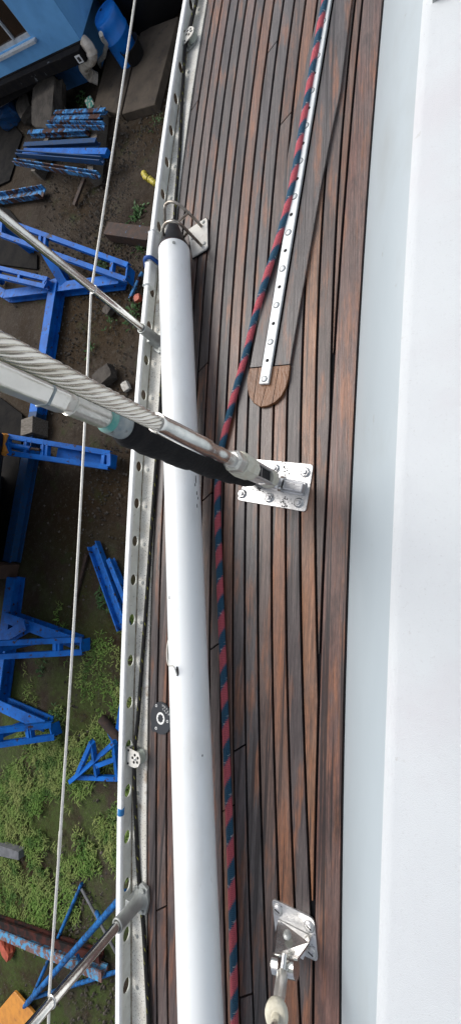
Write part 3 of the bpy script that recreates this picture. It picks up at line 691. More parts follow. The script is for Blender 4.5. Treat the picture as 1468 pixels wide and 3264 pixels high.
# ------------------------------------------------------------------ running rigging on deck
def pts_at(l, h): return [P(a, b, h) for a, b in l]
path = [(1046, -120), (1034, 0), (1019, 80), (1003, 170), (982, 290), (958, 430), (936, 560), (912, 670), (878, 790), (846, 890), (812, 1010), (785, 1120), (757, 1220), (733, 1310), (714, 1390), (700, 1460), (694, 1540), (693, 1620), (697, 1760), (702, 1900), (708, 2050), (714, 2200), (721, 2380), (728, 2560), (735, 2750), (741, 2950), (745, 3120), (747, 3264), (750, 3420)]
def hgt(py): return 0.030 if py < 900 else (0.030 - 0.0155 * min(1, (py - 900) / 180.0))
mb = MB(); mb.tube(smooth_path([P(a, b, hgt(b)) for a, b in path], 8), 0.0135, 14, uvmap=True)
tag(mb.build('braided_rope', ROPE), 'red and blue braided rope lying on the teak deck beside the pole', 'rope')
cord = [(640, -120, .03), (628, -10, .03), (612, 60, .032), (602, 105, .034), (590, 155, .030), (585, 240, .024), (579, 340, .016), (572, 480, .012), (566, 560, .010), (560, 640, .010), (554, 720, .010), (540, 830, .010), (530, 980, .010), (520, 1150, .010), (509, 1330, .010), (500, 1450, .010), (492, 1560, .010), (482, 1700, .010), (474, 1820, .010), (462, 1990, .012), (450, 2150, .016), (440, 2290, .022), (431, 2370, .028), (428, 2410, .032), (428, 2470, .028), (431, 2560, .020), (436, 2680, .012), (443, 2800, .010), (450, 2880, .010), (458, 2960, .010), (465, 3080, .010), (473, 3220, .010), (480, 3400, .010)]
mb = MB(); mb.tube(smooth_path([P(a, b, h) for a, b, h in cord], 6), 0.0085, 10, uvmap=True)
tag(mb.build('thin_rope', CORD), 'thin black rope with yellow flecks led through the blocks along the toe rail', 'rope')
def block(px, py, ang, label):
    c = P(px, py, 0.030); t = thing('lead_block', Vector((c.x, c.y, Z(0.0035))), label, 'pulley', 'small lead blocks on the toe rail')
    m = Matrix.Rotation(ang, 3, 'Z')
    def W(x, y, z): return Vector((c.x, c.y, 0)) + m @ Vector((x, y, 0)) + Vector((0, 0, Z(z)))
    mb = MB(); mb.lathe(W(0.012, 0, 0.012), [(0.027, 0), (0.027, 0.004), (0.021, 0.012), (0.027, 0.022), (0.027, 0.026)], 24); mb.build('sheave', mat('sheave_plastic', (0.45, 0.50, 0.44), 0.5), t)
    out = [(-0.032, -0.033), (0.008, -0.034), (0.026, -0.026), (0.036, -0.008), (0.036, 0.008), (0.026, 0.026), (-0.004, 0.030), (-0.038, 0.036)]
    for z, n_ in ((0.043, 'cheek'), (0.011, 'cheek')):
        mb = MB(); mb.prism([W(a, b, z) for a, b in out], 0.003, bev=0.0006); ck = mb.build(n_, plate if z > .03 else cast, t)
        if z > .03:
            mb = MB(); mb.lathe(W(0.010, 0, 0.0432), [(0.006, 0), (0.006, 0.002), (0.003, 0.003)], 12); mb.build('axle', steel, ck)
            for k in range(5):
                a = 2 * math.pi * k / 5 + 0.5; e = W(0.010 + 0.0145 * math.cos(a), 0.0145 * math.sin(a), 0.0436)
                mb = MB(); mb.prism([e + Vector((0.0055 * math.cos(b), 0.0055 * math.sin(b), 0)) for b in [2 * math.pi * q_ / 10 for q_ in range(10)]], 0.002); mb.build('cheek_hole', rubber, ck)
            for b_ in (-0.024, 0.025):
                mb = MB(); mb.cyl(W(-0.026, b_, 0.043), 0.004, 0.002, 8); mb.build('rivet', rubber, ck)
    mb = MB(); mb.frame_box(W(-0.036, 0, 0.027), m @ Vector((1, 0, 0)), m @ Vector((0, 1, 0)), Vector((0, 0, 1)), 0.012, 0.06, 0.034); mb.build('bracket', cast, t)
block(432, 2413, 0.05, 'grey lead block on the toe rail beside the black deck filler')
block(602, 118, 0.45, 'greenish lead block on the toe rail across from the concrete slabs')

# ------------------------------------------------------------------ genoa track on its raised teak base
tb = thing('genoa_track', P(842, 1225, 0), 'white perforated sheet track on a raised teak base with rounded brown nose', 'track')
c0, c1 = P(842, 1225, 0.02), P(1052, -60, 0.02)
td = (c1 - c0).normalized(); ts = Vector((td.y, -td.x, 0))
BH = 0.015
nose0 = P(795, 1168, BH); nose1 = P(923, 1160, BH)
left = [P(a, b, BH) for a, b in ((795, 1171), (826, 1010), (856, 850), (884, 690), (914, 500), (946, 330), (978, 180), (1016, 20), (1040, -110))]
right = [P(a, b, BH) for a, b in ((923, 1160), (945, 1030), (968, 900), (994, 750), (1020, 600), (1051, 440), (1083, 290), (1119, 0), (1132, -110))]
def quad_strip(a, b, h, bev=0.002):
    mb = MB(); n = len(a); vs = []
    for p, q in zip(a, b):
        s_ = (q - p).normalized() * bev
        vs += [p - Vector((0, 0, h)), p - Vector((0, 0, bev)), p + s_, q - s_, q - Vector((0, 0, bev)), q - Vector((0, 0, h))]
    fs = [tuple(reversed((i * 6 + j, i * 6 + j + 1, (i + 1) * 6 + j + 1, (i + 1) * 6 + j))) for i in range(n - 1) for j in range(5)]
    fs += [tuple(range(6)), tuple(reversed(range((n - 1) * 6, n * 6)))]
    # orientation: ascending y along the strip
    return mb.add(vs, fs)
# base in two boards either side of a slot line, plus bedding
cl = [c0 + td * 0.06 + td * ((c1 - c0).length * i / 8) for i in range(9)]
def cross_mid(p, q, u): return p.lerp(q, u)
ml, mr_ = [], []
for p, q in zip(left, right):
    tpar = ((p + q) / 2 - c0).dot(td); cc = c0 + td * tpar
    a = cc - ts * 0.027; b = cc + ts * 0.026; a.z = b.z = Z(BH); ml.append(a); mr_.append(b)
quad_strip(left, ml, BH - 0.0005).build('base_board', TEAK, tb).color = (*[c * 0.9 for c in TONES['g']], 1)
quad_strip(mr_, right, BH - 0.0005).build('base_board', TEAK, tb).color = (*[c * 0.95 for c in TONES['g']], 1)
quad_strip([a + ts * .001 - Vector((0, 0, .004)) for a in ml], [b - ts * .001 - Vector((0, 0, .004)) for b in mr_], BH - 0.006).build('bedding', caulk, tb)
# rounded nose piece in four staves
no = []
nl, nrr = P(795, 1174, BH), P(923, 1163, BH)
arc = [(795, 1174), (787, 1205), (787, 1235), (793, 1262), (807, 1284), (830, 1297), (852, 1293), (875, 1282), (895, 1262), (909, 1236), (918, 1204), (923, 1163)]
pts = [P(a, b, BH) for a, b in arc]
staves = [(0, 4), (4, 5), (5, 7), (7, 11)]
mb = MB(); mb.prism(pts, BH - 0.001, bev=0.0015); ns = mb.build('nose', teakn, tb)
for a, b in (((822, 1172), (806, 1282)), ((846, 1234), (830, 1296)), ((888, 1166), (866, 1288))):
    mb = MB(); mb.bar(P(*a, BH + .0003), P(*b, BH + .0003), 0.0012, 0.0014); mb.build('stave_joint', caulk, ns)
TL = (c1 - c0).length
mb = MB(); sp_ = Vector((0, 0, 1)); mb.profile(c0 - Vector((0, 0, .004)), c0 + td * (TL + 0.3) - Vector((0, 0, .004)), [(-0.0195, 0), (-0.0195, 0.011), (-0.0175, 0.013), (0.0175, 0.013), (0.0195, 0.011), (0.0195, 0)]); mb.build('track_bar', trackm, tb)
TZ = c0.z + 0.009
b0 = (P(842, 1208, 0.029) - c0).dot(td); stp = 0.1475
fb = fh = None
for i in range(14):
    p = c0 + td * (b0 + stp * i); p.z = TZ
    if fb is None:
        mb = MB(); mb.lathe(p, [(0.0128, -0.001), (0.0128, 0.0004), (0.003, 0.0005)], 18); fb = mb.build('bolt', mat('bolt_recess', (.20, .21, .21), .5), tb); ofb = fb.location - (p - WL[tb.name])
        mb = MB(); mb.lathe(p + Vector((0, 0, .0004)), [(0.0100, -0.001), (0.0100, 0.0006), (0.003, 0.0007)], 18); fc = mb.build('bolt_head', trackm, fb)
    else:
        c = fb.copy(); COL.objects.link(c); c.location = p - WL[tb.name] + ofb
        d_ = fc.copy(); COL.objects.link(d_); d_.parent = c
    p = c0 + td * (b0 + stp * (i + 0.5)); p.z = TZ
    if fh is None:
        mb = MB(); mb.lathe(p, [(0.0068, -0.001), (0.0068, 0.0004), (0.002, 0.0003)], 14); fh = mb.build('pin_hole', rubber, tb); ofh = fh.location - (p - WL[tb.name])
    else:
        c = fh.copy(); COL.objects.link(c); c.location = p - WL[tb.name] + ofh

# ------------------------------------------------------------------ deck filler cap
cc = P(515, 2288, 0.0); cc.z = Z(0.0)
cap = thing('deck_filler', cc, 'black round deck filler with white key ring and lettering beside the pole', 'filler cap')
EX = 0.86
mb = MB(); ring = [cc + Vector((0.062 * EX * math.cos(a), 0.062 * math.sin(a), 0.006)) for a in [2 * math.pi * k / 40 for k in range(40)]]
mb.prism(ring, 0.006, bev=0.0015); mb.build('flange', capm, cap)
mb = MB(); lobe = [cc + Vector((-0.036 * EX + 0.016 * math.cos(a), -0.044 + 0.016 * math.sin(a), 0.0055)) for a in [2 * math.pi * k / 16 for k in range(16)]]; mb.prism(lobe, 0.0055); mb.build('lobe', capm, cap)
n = 32; vs = []
for r_, wob in ((0.0235, 0), (0.0165, 1)):
    for k in range(n):
        a = 2 * math.pi * k / n; q = r_ - (0.0022 if wob and (k // 2) % 2 else 0)
        vs.append(cc + Vector((q * EX * math.cos(a), q * math.sin(a), 0.0072)))
mb = MB(); mb.add(vs, [(k, (k + 1) % n, n + (k + 1) % n, n + k) for k in range(n)]); mb.build('key_ring', whitep, cap)
for a, b in ((-0.030, 0.043), (0.040, -0.003), (-0.022, -0.043)):
    mb = MB(); e = cc + Vector((a * EX, b, 0.0062)); mb.torus(e, 0.0042, 0.0016, n=14, k=6); mb.build('screw', whitep, cap)
def letters(txt, rad, a0, step, size):
    out = MB()
    for i, ch in enumerate(txt):
        cu = bpy.data.curves.new('glyph', 'FONT'); cu.body = ch; cu.size = size; cu.align_x = 'CENTER'; cu.align_y = 'CENTER'
        ob = bpy.data.objects.new('glyph', cu); COL.objects.link(ob); bpy.context.view_layer.update()
        me = ob.evaluated_get(bpy.context.evaluated_depsgraph_get()).to_mesh()
        a = a0 - step * i; rot = Matrix.Rotation(a - math.pi / 2, 3, 'Z')
        vs = []
        for v in me.vertices:
            p = rot @ Vector((v.co.x, v.co.y, 0)) + Vector((rad * math.cos(a), rad * math.sin(a), 0)); p.x *= EX
            vs.append(cc + p + Vector((0, 0, 0.0068)))
        out.add(vs, [tuple(f.vertices) for f in me.polygons]); bpy.data.objects.remove(ob); bpy.data.curves.remove(cu)
    return out
lt = letters('WATER', 0.051, R(80), R(13), 0.012); l2 = letters('CAP', 0.039, R(74), R(16), 0.011); lt.add(l2.v, l2.f); lt.build('lettering', whitep, cap)

# ------------------------------------------------------------------ big chainplate with two shrouds
cp = thing('chainplate', P(880, 1545, 0), 'bolted stainless deck plate where the thick wire shroud is anchored', 'chainplate')
def rounded(poly, r=0.014, n=4):
    out = []; m = len(poly)
    for i in range(m):
        a, b, c = poly[i - 1], poly[i], poly[(i + 1) % m]; u = (a - b).normalized(); v = (c - b).normalized()
        for k in range(n + 1):
            t = k / n; out.append((b + u * r).lerp(b, t).lerp(b.lerp(b + v * r, t), t))
    return out
mb = MB(); mb.prism(rounded([P(*a, .007) for a in ((810, 1463), (998, 1480), (973, 1632), (754, 1593))]), 0.007, bev=0.0015); mb.build('plate', brushed, cp)
for a in ((972, 1506), (951, 1603), (857, 1587), (772, 1574), (876, 1494)):
    e = P(*a, .007); b = MB(); b.lathe(e, [(0.0185, 0), (0.0185, 0.002), (0.004, 0.002)], 20); wsh = b.build('bolt', brushed, cp)
    b = MB(); b.cyl(e + Vector((0, 0, .002)), 0.0145, 0.009, 6, smooth=False); b.lathe(e + Vector((0, 0, .011)), [(0.0085, 0), (0.0085, 0.006), (0.006, 0.007)], 14); b.build('nut', brushed, wsh, 0.0008)
e0, e1 = P(968, 1558, .03), P(905, 1545, .035)
mb = MB(); mb.bar(P(972, 1560, .012), P(900, 1545, .012), 0.050, 0.010); mb.bar(e0, e1, 0.034, 0.036); mb.build('eye_block', brushed, cp, 0.006)
mb = MB(); dx = (e1 - e0).normalized(); mb.cyl(P(900, 1544, .036) - dx * 0.004, 0.030, 0.013, 24, dx); mb.build('eye_ring', steel, cp, 0.002)
# worn rough stain bands of filler on the plate
for (a, b_, n_) in (((905, 1475), (908, 1520), 26), ((903, 1575), (905, 1622), 26), ((800, 1555), (850, 1563), 14)):
    s = MB()
    for k in range(n_):
        u = rnd.random(); px, py = a[0] + (b_[0] - a[0]) * u + rnd.gauss(0, 6), a[1] + (b_[1] - a[1]) * u + rnd.gauss(0, 3)
        c_ = P(px, py, .0072); r_ = rnd.uniform(.0012, .0034)
        s.prism([c_ + Vector((r_ * math.cos(t) * rnd.uniform(.5, 1.3), r_ * math.sin(t) * rnd.uniform(.5, 1.3), 0.0008)) for t in [k_ * 1.2566 for k_ in range(5)]], 0.0012)
    o = s.build('pitting', rubber, cp); o['kind'] = 'stuff'

LEAN = Vector((0.085, -0.045, 1.0)).normalized()
def along(B, px):
    lo, hi = 0.0, 1.285
    for _ in range(50):
        m = (lo + hi) / 2
        if Q(B + LEAN * m)[0] > px: lo = m
        else: hi = m
    return B + LEAN * lo
A1 = P(885, 1540, .034)
s1 = thing('wire_shroud', A1, 'thick twisted wire shroud ending in a polished swage and taped toggle', 'shroud')
def ringed(B, stations, n=24):
    pts = [along(B, a) for a, r in stations]; return pts, [r for a, r in stations]
for (k, R_, label) in ((10, 0.0112, 0),):
    w0, w1 = along(A1, 500), A1 + LEAN * 1.75
    ref = Vector((1, 0, 0)); u1 = (ref - LEAN * ref.dot(LEAN)).normalized(); u2 = LEAN.cross(u1)
    Lw = (w1 - w0).length
    for q in range(k):
        pts = []
        for i in range(91):
            t_ = i / 90.0; a = 2 * math.pi * (q / k) - t_ * Lw / 0.155 * 2 * math.pi
            pts.append(w0 + LEAN * (t_ * Lw) + (u1 * math.cos(a) + u2 * math.sin(a)) * R_)
        b = MB(); b.tube(pts, 0.0039, 8); b.build('strand', wire, s1)
    b = MB(); b.tube([w0, w1], R_ * 0.86, 10); b.build('core', wire, s1)
st_ = [(497, .0178), (502, .0186), (508, .0178), (560, .0190), (640, .0200), (660, .0200), (666, .0165), (690, .0165), (696, .0180), (712, .0180), (716, .0165)]
b = MB(); p_, r_ = ringed(A1, st_); b.tube(p_, r_, 24); b.build('swage', steel, s1)
b = MB(); p_, r_ = ringed(A1, [(714, .0165), (752, .0165)]); b.tube(p_, r_, 20); b.build('threaded_end', screwm, s1)
b = MB(); p_, r_ = ringed(A1, [(736, .0235), (740, .0300), (770, .0320), (782, .0300)]); b.tube(p_, r_, 6, smooth=False); b.build('lock_nut', screwm, s1, 0.003)
b = MB(); p_, r_ = ringed(A1, [(757, .0330), (762, .0365), (790, .0355), (797, .0320)]); b.tube(p_, r_, 10, smooth=False); b.build('tape_band', tape, s1, 0.002)
# fork: two cheeks, pin
ja, jb = along(A1, 792), along(A1, 856)
sd = LEAN.cross(Vector((0, 1, 0))).normalized(); sy = LEAN.cross(sd).normalized()
for s_ in (-1, 1):
    b = MB(); b.frame_box((ja + jb) / 2 + sy * (0.021 * s_), LEAN, sd, sy, (ja - jb).length + .02, 0.044, 0.010); b.build('fork_cheek', brushed, s1, 0.003)
b = MB(); b.frame_box(ja.lerp(jb, .55), LEAN, sd, sy, (ja - jb).length * .8, 0.030, 0.030); b.build('fork_shade_fill', rubber, s1)  # black block fills the fork to stand for its shaded recess
b = MB(); b.cyl(ja.lerp(jb, .62) + sd * .017 - sd * .004, 0.011, 0.008, 16, sd); b.build('pin_head', brushed, s1)
b = MB(); b.cyl(ja.lerp(jb, .62) - sy * .028, 0.013, 0.056, 16, sy); b.build('pin', steel, s1)
b = MB(); b.frame_box(ja.lerp(jb, .35), LEAN, sd, sy, 0.004, 0.034, 0.034); b.build('fork_bridge', brushed, s1)
b = MB(); p_, r_ = ringed(A1, [(846, .0280), (849, .0330), (858, .0330), (862, .0290)]); b.tube(p_, r_, 16); b.build('tape_band', tape, s1)
b = MB(); b.tube([along(A1, 866), A1 - LEAN * 0.012], [0.022, 0.020], 16); b.build('toggle', brushed, s1)
b = MB(); b.cyl(along(A1, 872) - sy * .026, 0.017, 0.052, 18, sy); b.build('toggle_pin', brushed, s1)

A2 = P(806, 1532, .012)
s2 = thing('rigging_screw', A2, 'large old rigging screw with corroded thread and black cover behind the wire shroud', 'turnbuckle')
b = MB(); p_, r_ = ringed(A2, [(390, .030), (404, .038), (440, .041), (520, .043), (600, .044), (680, .043), (730, .040), (775, .034), (800, .026)])
p_ = smooth_path(p_, 5); r2_ = []
for i in range(len(p_)):
    j = min(int(i / 5), len(r_) - 2); u = (i - 5 * j) / 5.0; r2_.append((r_[j] + (r_[j + 1] - r_[j]) * u) * (1 + 0.05 * math.sin(i * 1.1) + 0.03 * math.sin(i * 2.3)))
b.tube(p_, r2_, 22); b.build('black_cover', neop, s2)
b = MB(); p_, r_ = ringed(A2, [(338, .0215), (344, .0268), (352, .0280), (388, .0290), (406, .0280), (420, .0220)]); b.tube(p_, r_, 24); b.build('end_bulb', galv, s2)
b = MB(); p_, r_ = ringed(A2, [(334, .0205), (337, .0245), (343, .0272), (346, .0270)]); b.tube(p_, r_, 24); b.build('corrosion_ring', verdi, s2)
sts = []
for i in range(19):
    a = 222 + (338 - 222) * i / 18; sts.append((a, (.0172 if i % 2 else .0222)))
b = MB(); p_, r_ = ringed(A2, sts); b.tube(p_, r_, 22); b.build('taped_thread', screwm, s2)
hx = along(A2, 224); b = MB(); b.tube([hx, hx + LEAN * 0.02, A2 + LEAN * 1.7], [0.0205, 0.0250, 0.0255], 6, smooth=False); b.build('screw_body', screwm, s2, 0.003)
b = MB(); hy_ = along(A2, 140); b.tube([hy_ - LEAN * .002, hy_ + LEAN * .002], 0.0262, 6, smooth=False); b.build('score_line', galv, s2)

# ------------------------------------------------------------------ small chainplate with tang and rod
sp = thing('small_chainplate', P(940, 2965, 0), 'small bolted diamond deck plate with folded tang and rod', 'chainplate')
mb = MB(); mb.prism(rounded([P(*a, .006) for a in ((864, 2864), (1000, 2930), (1013, 3070), (880, 3002))], 0.016), 0.006, bev=0.0012); mb.build('plate', brushed, sp)
for a in ((884, 2900), (984, 2953), (990, 3036)):
    e = P(*a, .006); b = MB(); b.lathe(e, [(0.0165, 0), (0.0165, 0.002), (0.011, 0.0055), (0.004, 0.006)], 18); bo = b.build('bolt', brushed, sp)
    b = MB(); b.bar(e + Vector((-.008, .003, .0062)), e + Vector((.008, -.003, .0062)), .003, .0014); b.build('slot', rubber, bo)
# folded tang: rises from a ridge on the plate to a forked lip
ra, rb_ = P(886, 2930, .008), P(992, 2984, .008); la, lb_ = P(874, 3040, .085), P(946, 3056, .085)
nu = ((rb_ - ra).cross(la - ra)).normalized();
if nu.z < 0: nu = -nu
mb = MB(); mb.prism([ra, rb_, P(984, 3004, .03), lb_, la, P(872, 2990, .04)], 0.010, nu, bev=0.001); mb.build('tang', steel, sp)
mb = MB(); mb.prism([P(884, 2934, .0075), P(993, 2990, .0075), P(965, 3060, .008), P(890, 3010, .008)], 0.0015); mb.build('tang_foot', brushed, sp)
mb = MB(); mb.lathe(P(915, 2985, .045) + nu * 0.006, [(0.013, 0), (0.012, 0.004), (0.005, 0.006)], 16, nu); mb.build('tang_bolt', cast, sp)
for a, c in (((873, 3072), (894, 3077)), ((915, 3082), (943, 3088))):
    mb = MB(); mb.tube([P(*a, .085), P(*c, .085)], 0.024, 20); mb.build('barrel', steel, sp, 0.002)
rodp = [P(906, 3040, .095), P(899, 3100, .120), P(890, 3170, .190), P(880, 3235, .260)]
mb = MB(); mb.tube(rodp[:2], [0.009, 0.009], 12); mb.build('eye_bolt', steel, sp)
mb = MB(); mb.tube([rodp[1], rodp[1].lerp(rodp[2], .15), rodp[2], rodp[2].lerp(rodp[3], .6)], [0.010, 0.0165, 0.0160, 0.013], 14); mb.build('rod', screwm, sp)
ed = (rodp[3] - rodp[2]).normalized()
mb = MB(); mb.lathe(rodp[3], [(0.020, -0.02), (0.0285, -0.012), (0.030, 0.0), (0.027, 0.010), (0.020, 0.014), (0.014, 0.012)], 22, ed); mb.build('rod_end', tape, sp)
mb = MB(); mb.cyl(rodp[3] + ed * .010, 0.011, 0.60, 14, ed); mb.build('rod_shank', steel, sp)

# ================================================================== the yard
def ibeam(mb, p, q, wd, ht, t=0.02):
    a, h = wd / 2, ht / 2
    mb.profile(p, q, [(-a, -h), (a, -h), (a, -h + t), (t / 2, -h + t), (t / 2, h - t), (a, h - t), (a, h), (-a, h), (-a, h - t), (-t / 2, h - t), (-t / 2, -h + t), (-a, -h + t)]); return mb
def channel(mb, p, q, wd, ht, t=0.015, flip=False):
    a, h = wd / 2, ht
    pr = [(-a, 0), (a, 0), (a, h), (a - t, h), (a - t, t), (-a + t, t), (-a + t, h), (-a, h)]
    if flip: pr = [(x, h - y) for x, y in reversed(pr)]
    mb.profile(p, q, pr); return mb

# ---- blue cabin building on a dark steel skid
bc = G(258, 128, 1.0); bl = G(0, 250, 1.0)
fx = (bc - bl); fx.z = 0; fx.normalize()                    # along the front, towards the corner
fy = Vector((-fx.y, fx.x, 0))                               # into the building depth
if fy.y < 0: fy = -fy
hse = thing('blue_building', (bc - fx * 2 + fy * 1.5) * 1.0, 'blue painted building with dark window and black skid beam behind the steel pile', 'building')
hse.location.z = 0.0; WL[hse.name] = Vector((hse.location.x, hse.location.y, 0))
WT = 0.08; HT = 3.6; FL = 7.0; DP = 5.0
def fp(u, h, o=0.0): return Vector((bc.x, bc.y, 0)) - fx * u + fy * o + Vector((0, 0, h))   # u metres left of corner, h height, o inwards
# window placed by its lower sill corner in the photo
def u_h(px, py):                                             # pixel -> (u, h) on the front plane
    v = CM @ Vector((px - 734, -(py - 1632), -F)); n = fy; t_ = (Vector((bc.x, bc.y, 0)) - CAMP).dot(n) / v.dot(n); p = CAMP + v * t_
    return (Vector((bc.x, bc.y, 0)) - p).dot(fx), p.z
wu0, wh0 = u_h(100, 118)                                     # right lower corner of the opening
wu1, wh1 = wu0 + 1.5, wh0 + 1.1
def wall_with_opening():
    mb = MB(); us = [0, wu0, wu1, FL]; hs_ = [1.0, wh0, min(wh1, HT - 0.1), HT]
    for i in range(3):
        for j in range(3):
            if i == 1 and j == 1: continue
            u0, u1, h0_, h1_ = us[i], us[i + 1], hs_[j], hs_[j + 1]
            mb.add([fp(u0, h0_), fp(u1, h0_), fp(u1, h1_), fp(u0, h1_)], [(0, 1, 2, 3)])
    u0, u1, h0_, h1_ = wu0, wu1, wh0, min(wh1, HT - .1)
    for a, b in (((u0, h0_), (u1, h0_)), ((u1, h0_), (u1, h1_)), ((u1, h1_), (u0, h1_)), ((u0, h1_), (u0, h0_))):
        mb.add([fp(*a), fp(*b), fp(*b, WT + .04), fp(*a, WT + .04)], [(0, 1, 2, 3)])
    mb.add([fp(0, 1.0), fp(0, HT), fp(0, HT, DP), fp(0, 1.0, DP)], [(0, 1, 2, 3)])
    mb.add([fp(FL, 1.0), fp(FL, HT), fp(FL, HT, DP), fp(FL, 1.0, DP)], [(3, 2, 1, 0)])
    mb.add([fp(0, 1.0, DP), fp(0, HT, DP), fp(FL, HT, DP), fp(FL, 1.0, DP)], [(0, 1, 2, 3)])
    mb.add([fp(0, 1.0), fp(FL, 1.0), fp(FL, 1.0, DP), fp(0, 1.0, DP)], [(0, 1, 2, 3)])
    return mb
wall_with_opening().build('wall', wallb, hse)
mb = MB(); mb.frame_box(fp(FL / 2, HT + .06, DP / 2), fx, fy, Vector((0, 0, 1)), FL + .2, DP + .2, .1); mb.build('roof', wallb, hse)
win = MB(); win.add([fp(wu0, wh0, .07), fp(wu1, wh0, .07), fp(wu1, wh1, .07), fp(wu0, wh1, .07)], [(0, 1, 2, 3)]); win = win.build('window', glass, hse)
for a, b, w_ in (((wu0, wh0 + .03), (wu1, wh0 + .03), .07), ((wu0 + .025, wh0), (wu0 + .025, wh1), .03), ((wu0 + .62, wh0), (wu0 + .62, wh1), .05), ((wu1 - .025, wh0), (wu1 - .025, wh1), .05)):
    m_ = MB(); m_.bar(fp(*a, .05), fp(*b, .05), w_, .05, fy); m_.build('frame', framew, win)
m_ = MB(); m_.bar(fp(wu0 - .12, wh0 - .05, -.04), fp(wu1 + .12, wh0 - .05, -.04), .10, .05); m_.build('sill', framew, win)
mb = MB(); mb.bar(fp(-0.02, 0.88, -.10), fp(FL, 0.88, -.10), 0.22, 0.22); mb.build('skid_beam', darkst, hse, 0.01)
mb = MB(); mb.bar(fp(-0.0, 0.98, -.02), fp(FL, 0.98, -.02), 0.06, 0.05); mb.build('drip_edge', darkst, hse)
mb = MB(); mb.bar(fp(0.05, 0.86, -.213), fp(0.22, 0.86, -.213), 0.01, 0.14); mb.build('number_plate', whitep, hse)
mb = MB(); mb.bar(fp(0.09, 0.86, -.221), fp(0.17, 0.86, -.221), 0.008, 0.08); mb.build('plate_mark', rubber, hse)
# plinth wall to the ground on the right and the side wall below the box
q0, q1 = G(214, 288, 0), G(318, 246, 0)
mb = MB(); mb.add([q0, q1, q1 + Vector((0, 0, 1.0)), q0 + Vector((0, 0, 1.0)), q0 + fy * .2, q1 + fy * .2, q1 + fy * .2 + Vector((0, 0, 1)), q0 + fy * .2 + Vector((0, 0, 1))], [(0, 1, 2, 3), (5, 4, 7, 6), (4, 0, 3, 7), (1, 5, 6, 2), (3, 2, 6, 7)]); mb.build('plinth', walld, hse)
e0 = q1.copy(); mb = MB(); a_, b_ = e0, e0 + fy * 5
mb.add([a_, b_, b_ + Vector((0, 0, 2.6)), a_ + Vector((0, 0, 1.6))], [(0, 1, 2, 3)])
mb.add([fp(-.012, 1.0, .0), fp(-.012, 1.0, DP), fp(-.012, HT, DP), fp(-.012, HT, 0)], [(0, 1, 2, 3)])
mb.build('side_wall', wallb, hse)
for k in range(12):  # dark panels added to give the black shade under the box
    mb = MB(); u_ = .95 + k * .5; mb.frame_box(fp(u_, .40, .55 + .02 * (k % 3)), fx, fy, Vector((0, 0, 1)), .47, .03, .84); mb.build('void_shade_panel', darkst, hse)
mb = MB()
for u in (0.9, 2.4, 4.2, 6.2): mb.bar(fp(u, 0, .6), fp(u, .78, .6), .25, .25, fx)
mb.build('leg_posts', darkst, hse)['kind'] = 'stuff'
# drain pipe in an S
pp = [G(266, 133, .95), G(285, 152, .85), G(294, 175, .75), G(288, 190, .66), G(272, 200, .58), G(268, 212, .5), G(276, 228, .36), G(292, 242, .22), G(312, 252, .10)]
dt = thing('drain_pipe', G(312, 252, 0), 'beige drain pipe bending in an S beside the blue plinth', 'pipe')
mb = MB(); mb.tube(smooth_path(pp, 6), 0.115, 16); mb.build('pipe', pvc, dt)
sp2 = smooth_path(pp, 6)
for i in (9, 30, 40):
    mb = MB(); d_ = (sp2[i + 1] - sp2[i]).normalized(); mb.tube([sp2[i], sp2[i] + d_ * .05], .128, 16); mb.build('collar', pvc, dt)
mb = MB(); mb.tube(smooth_path([G(322, 108, .9), G(330, 128, .75), G(342, 140, .62), G(336, 158, .5), G(332, 178, .34), G(318, 195, .2), G(320, 215, .04)], 5), 0.045, 10)
tag(mb.build('waste_pipe', pvcw), 'thin dirty white pipe running down beside the blue barrel', 'pipe')
# barrel
bt = G(329, 36, 0.95); bt.z = 0
brl = thing('barrel', bt, 'upright blue plastic barrel beside the blue building', 'barrel')
mb = MB(); mb.lathe(bt, [(0.27, 0.0), (0.29, 0.03), (0.295, 0.2), (0.30, 0.56), (0.315, 0.575), (0.315, 0.60), (0.30, 0.615), (0.298, 0.80), (0.285, 0.90), (0.262, 0.935), (0.255, 0.925)], 36); mb.build('body', barrel, brl)
mb = MB(); mb.lathe(bt + Vector((0, 0, .925)), [(0.256, 0), (0.25, 0.006), (0.02, 0.010)], 36); lid = mb.build('lid', barrel, brl)
mb = MB(); mb.lathe(bt + Vector((-.10, .13, .935)), [(0.03, 0), (0.03, 0.006), (0.02, 0.006)], 12); mb.build('bung', rubber, lid)
tb_ = G(410, 140, 0.42); tb_.z = 0.13
mb = MB(); mb.lathe(tb_, [(0.20, 0), (0.24, 0.28), (0.25, 0.30), (0.235, 0.30), (0.19, 0.05)], 24)
tag(mb.build('black_bucket', tankb), 'black open bucket standing on the slabs beside the blue barrel', 'bucket')
tk = G(505, 20, 0.0); mb = MB(); mb.lathe(tk + Vector((0.1, 0.75, 0)), [(1.45, 0), (1.5, 0.05), (1.5, 1.1), (1.4, 1.3), (0.7, 1.45), (0.25, 1.5)], 40)
tag(mb.build('water_tank', tankb), 'large black round water tank beyond the concrete slabs', 'tank')
# concrete slabs
for quad, h, lab in ((((345, 165), (443, 100), (384, 364), (298, 342)), 0.13, 'cracked concrete slab next to the barrel and pipes'), (((449, 97), (566, 52), (493, 332), (389, 363)), 0.15, 'long bare concrete slab between the toe rail and the narrower slab')):
    mb = MB(); mb.prism([G(*a, h) for a in quad], h + 0.02, bev=0.012); o = mb.build('concrete_slab', concrete); tag(o, lab, 'slab', 'concrete slabs')
    a, c = G(*quad[0], h), G(*quad[2], h)
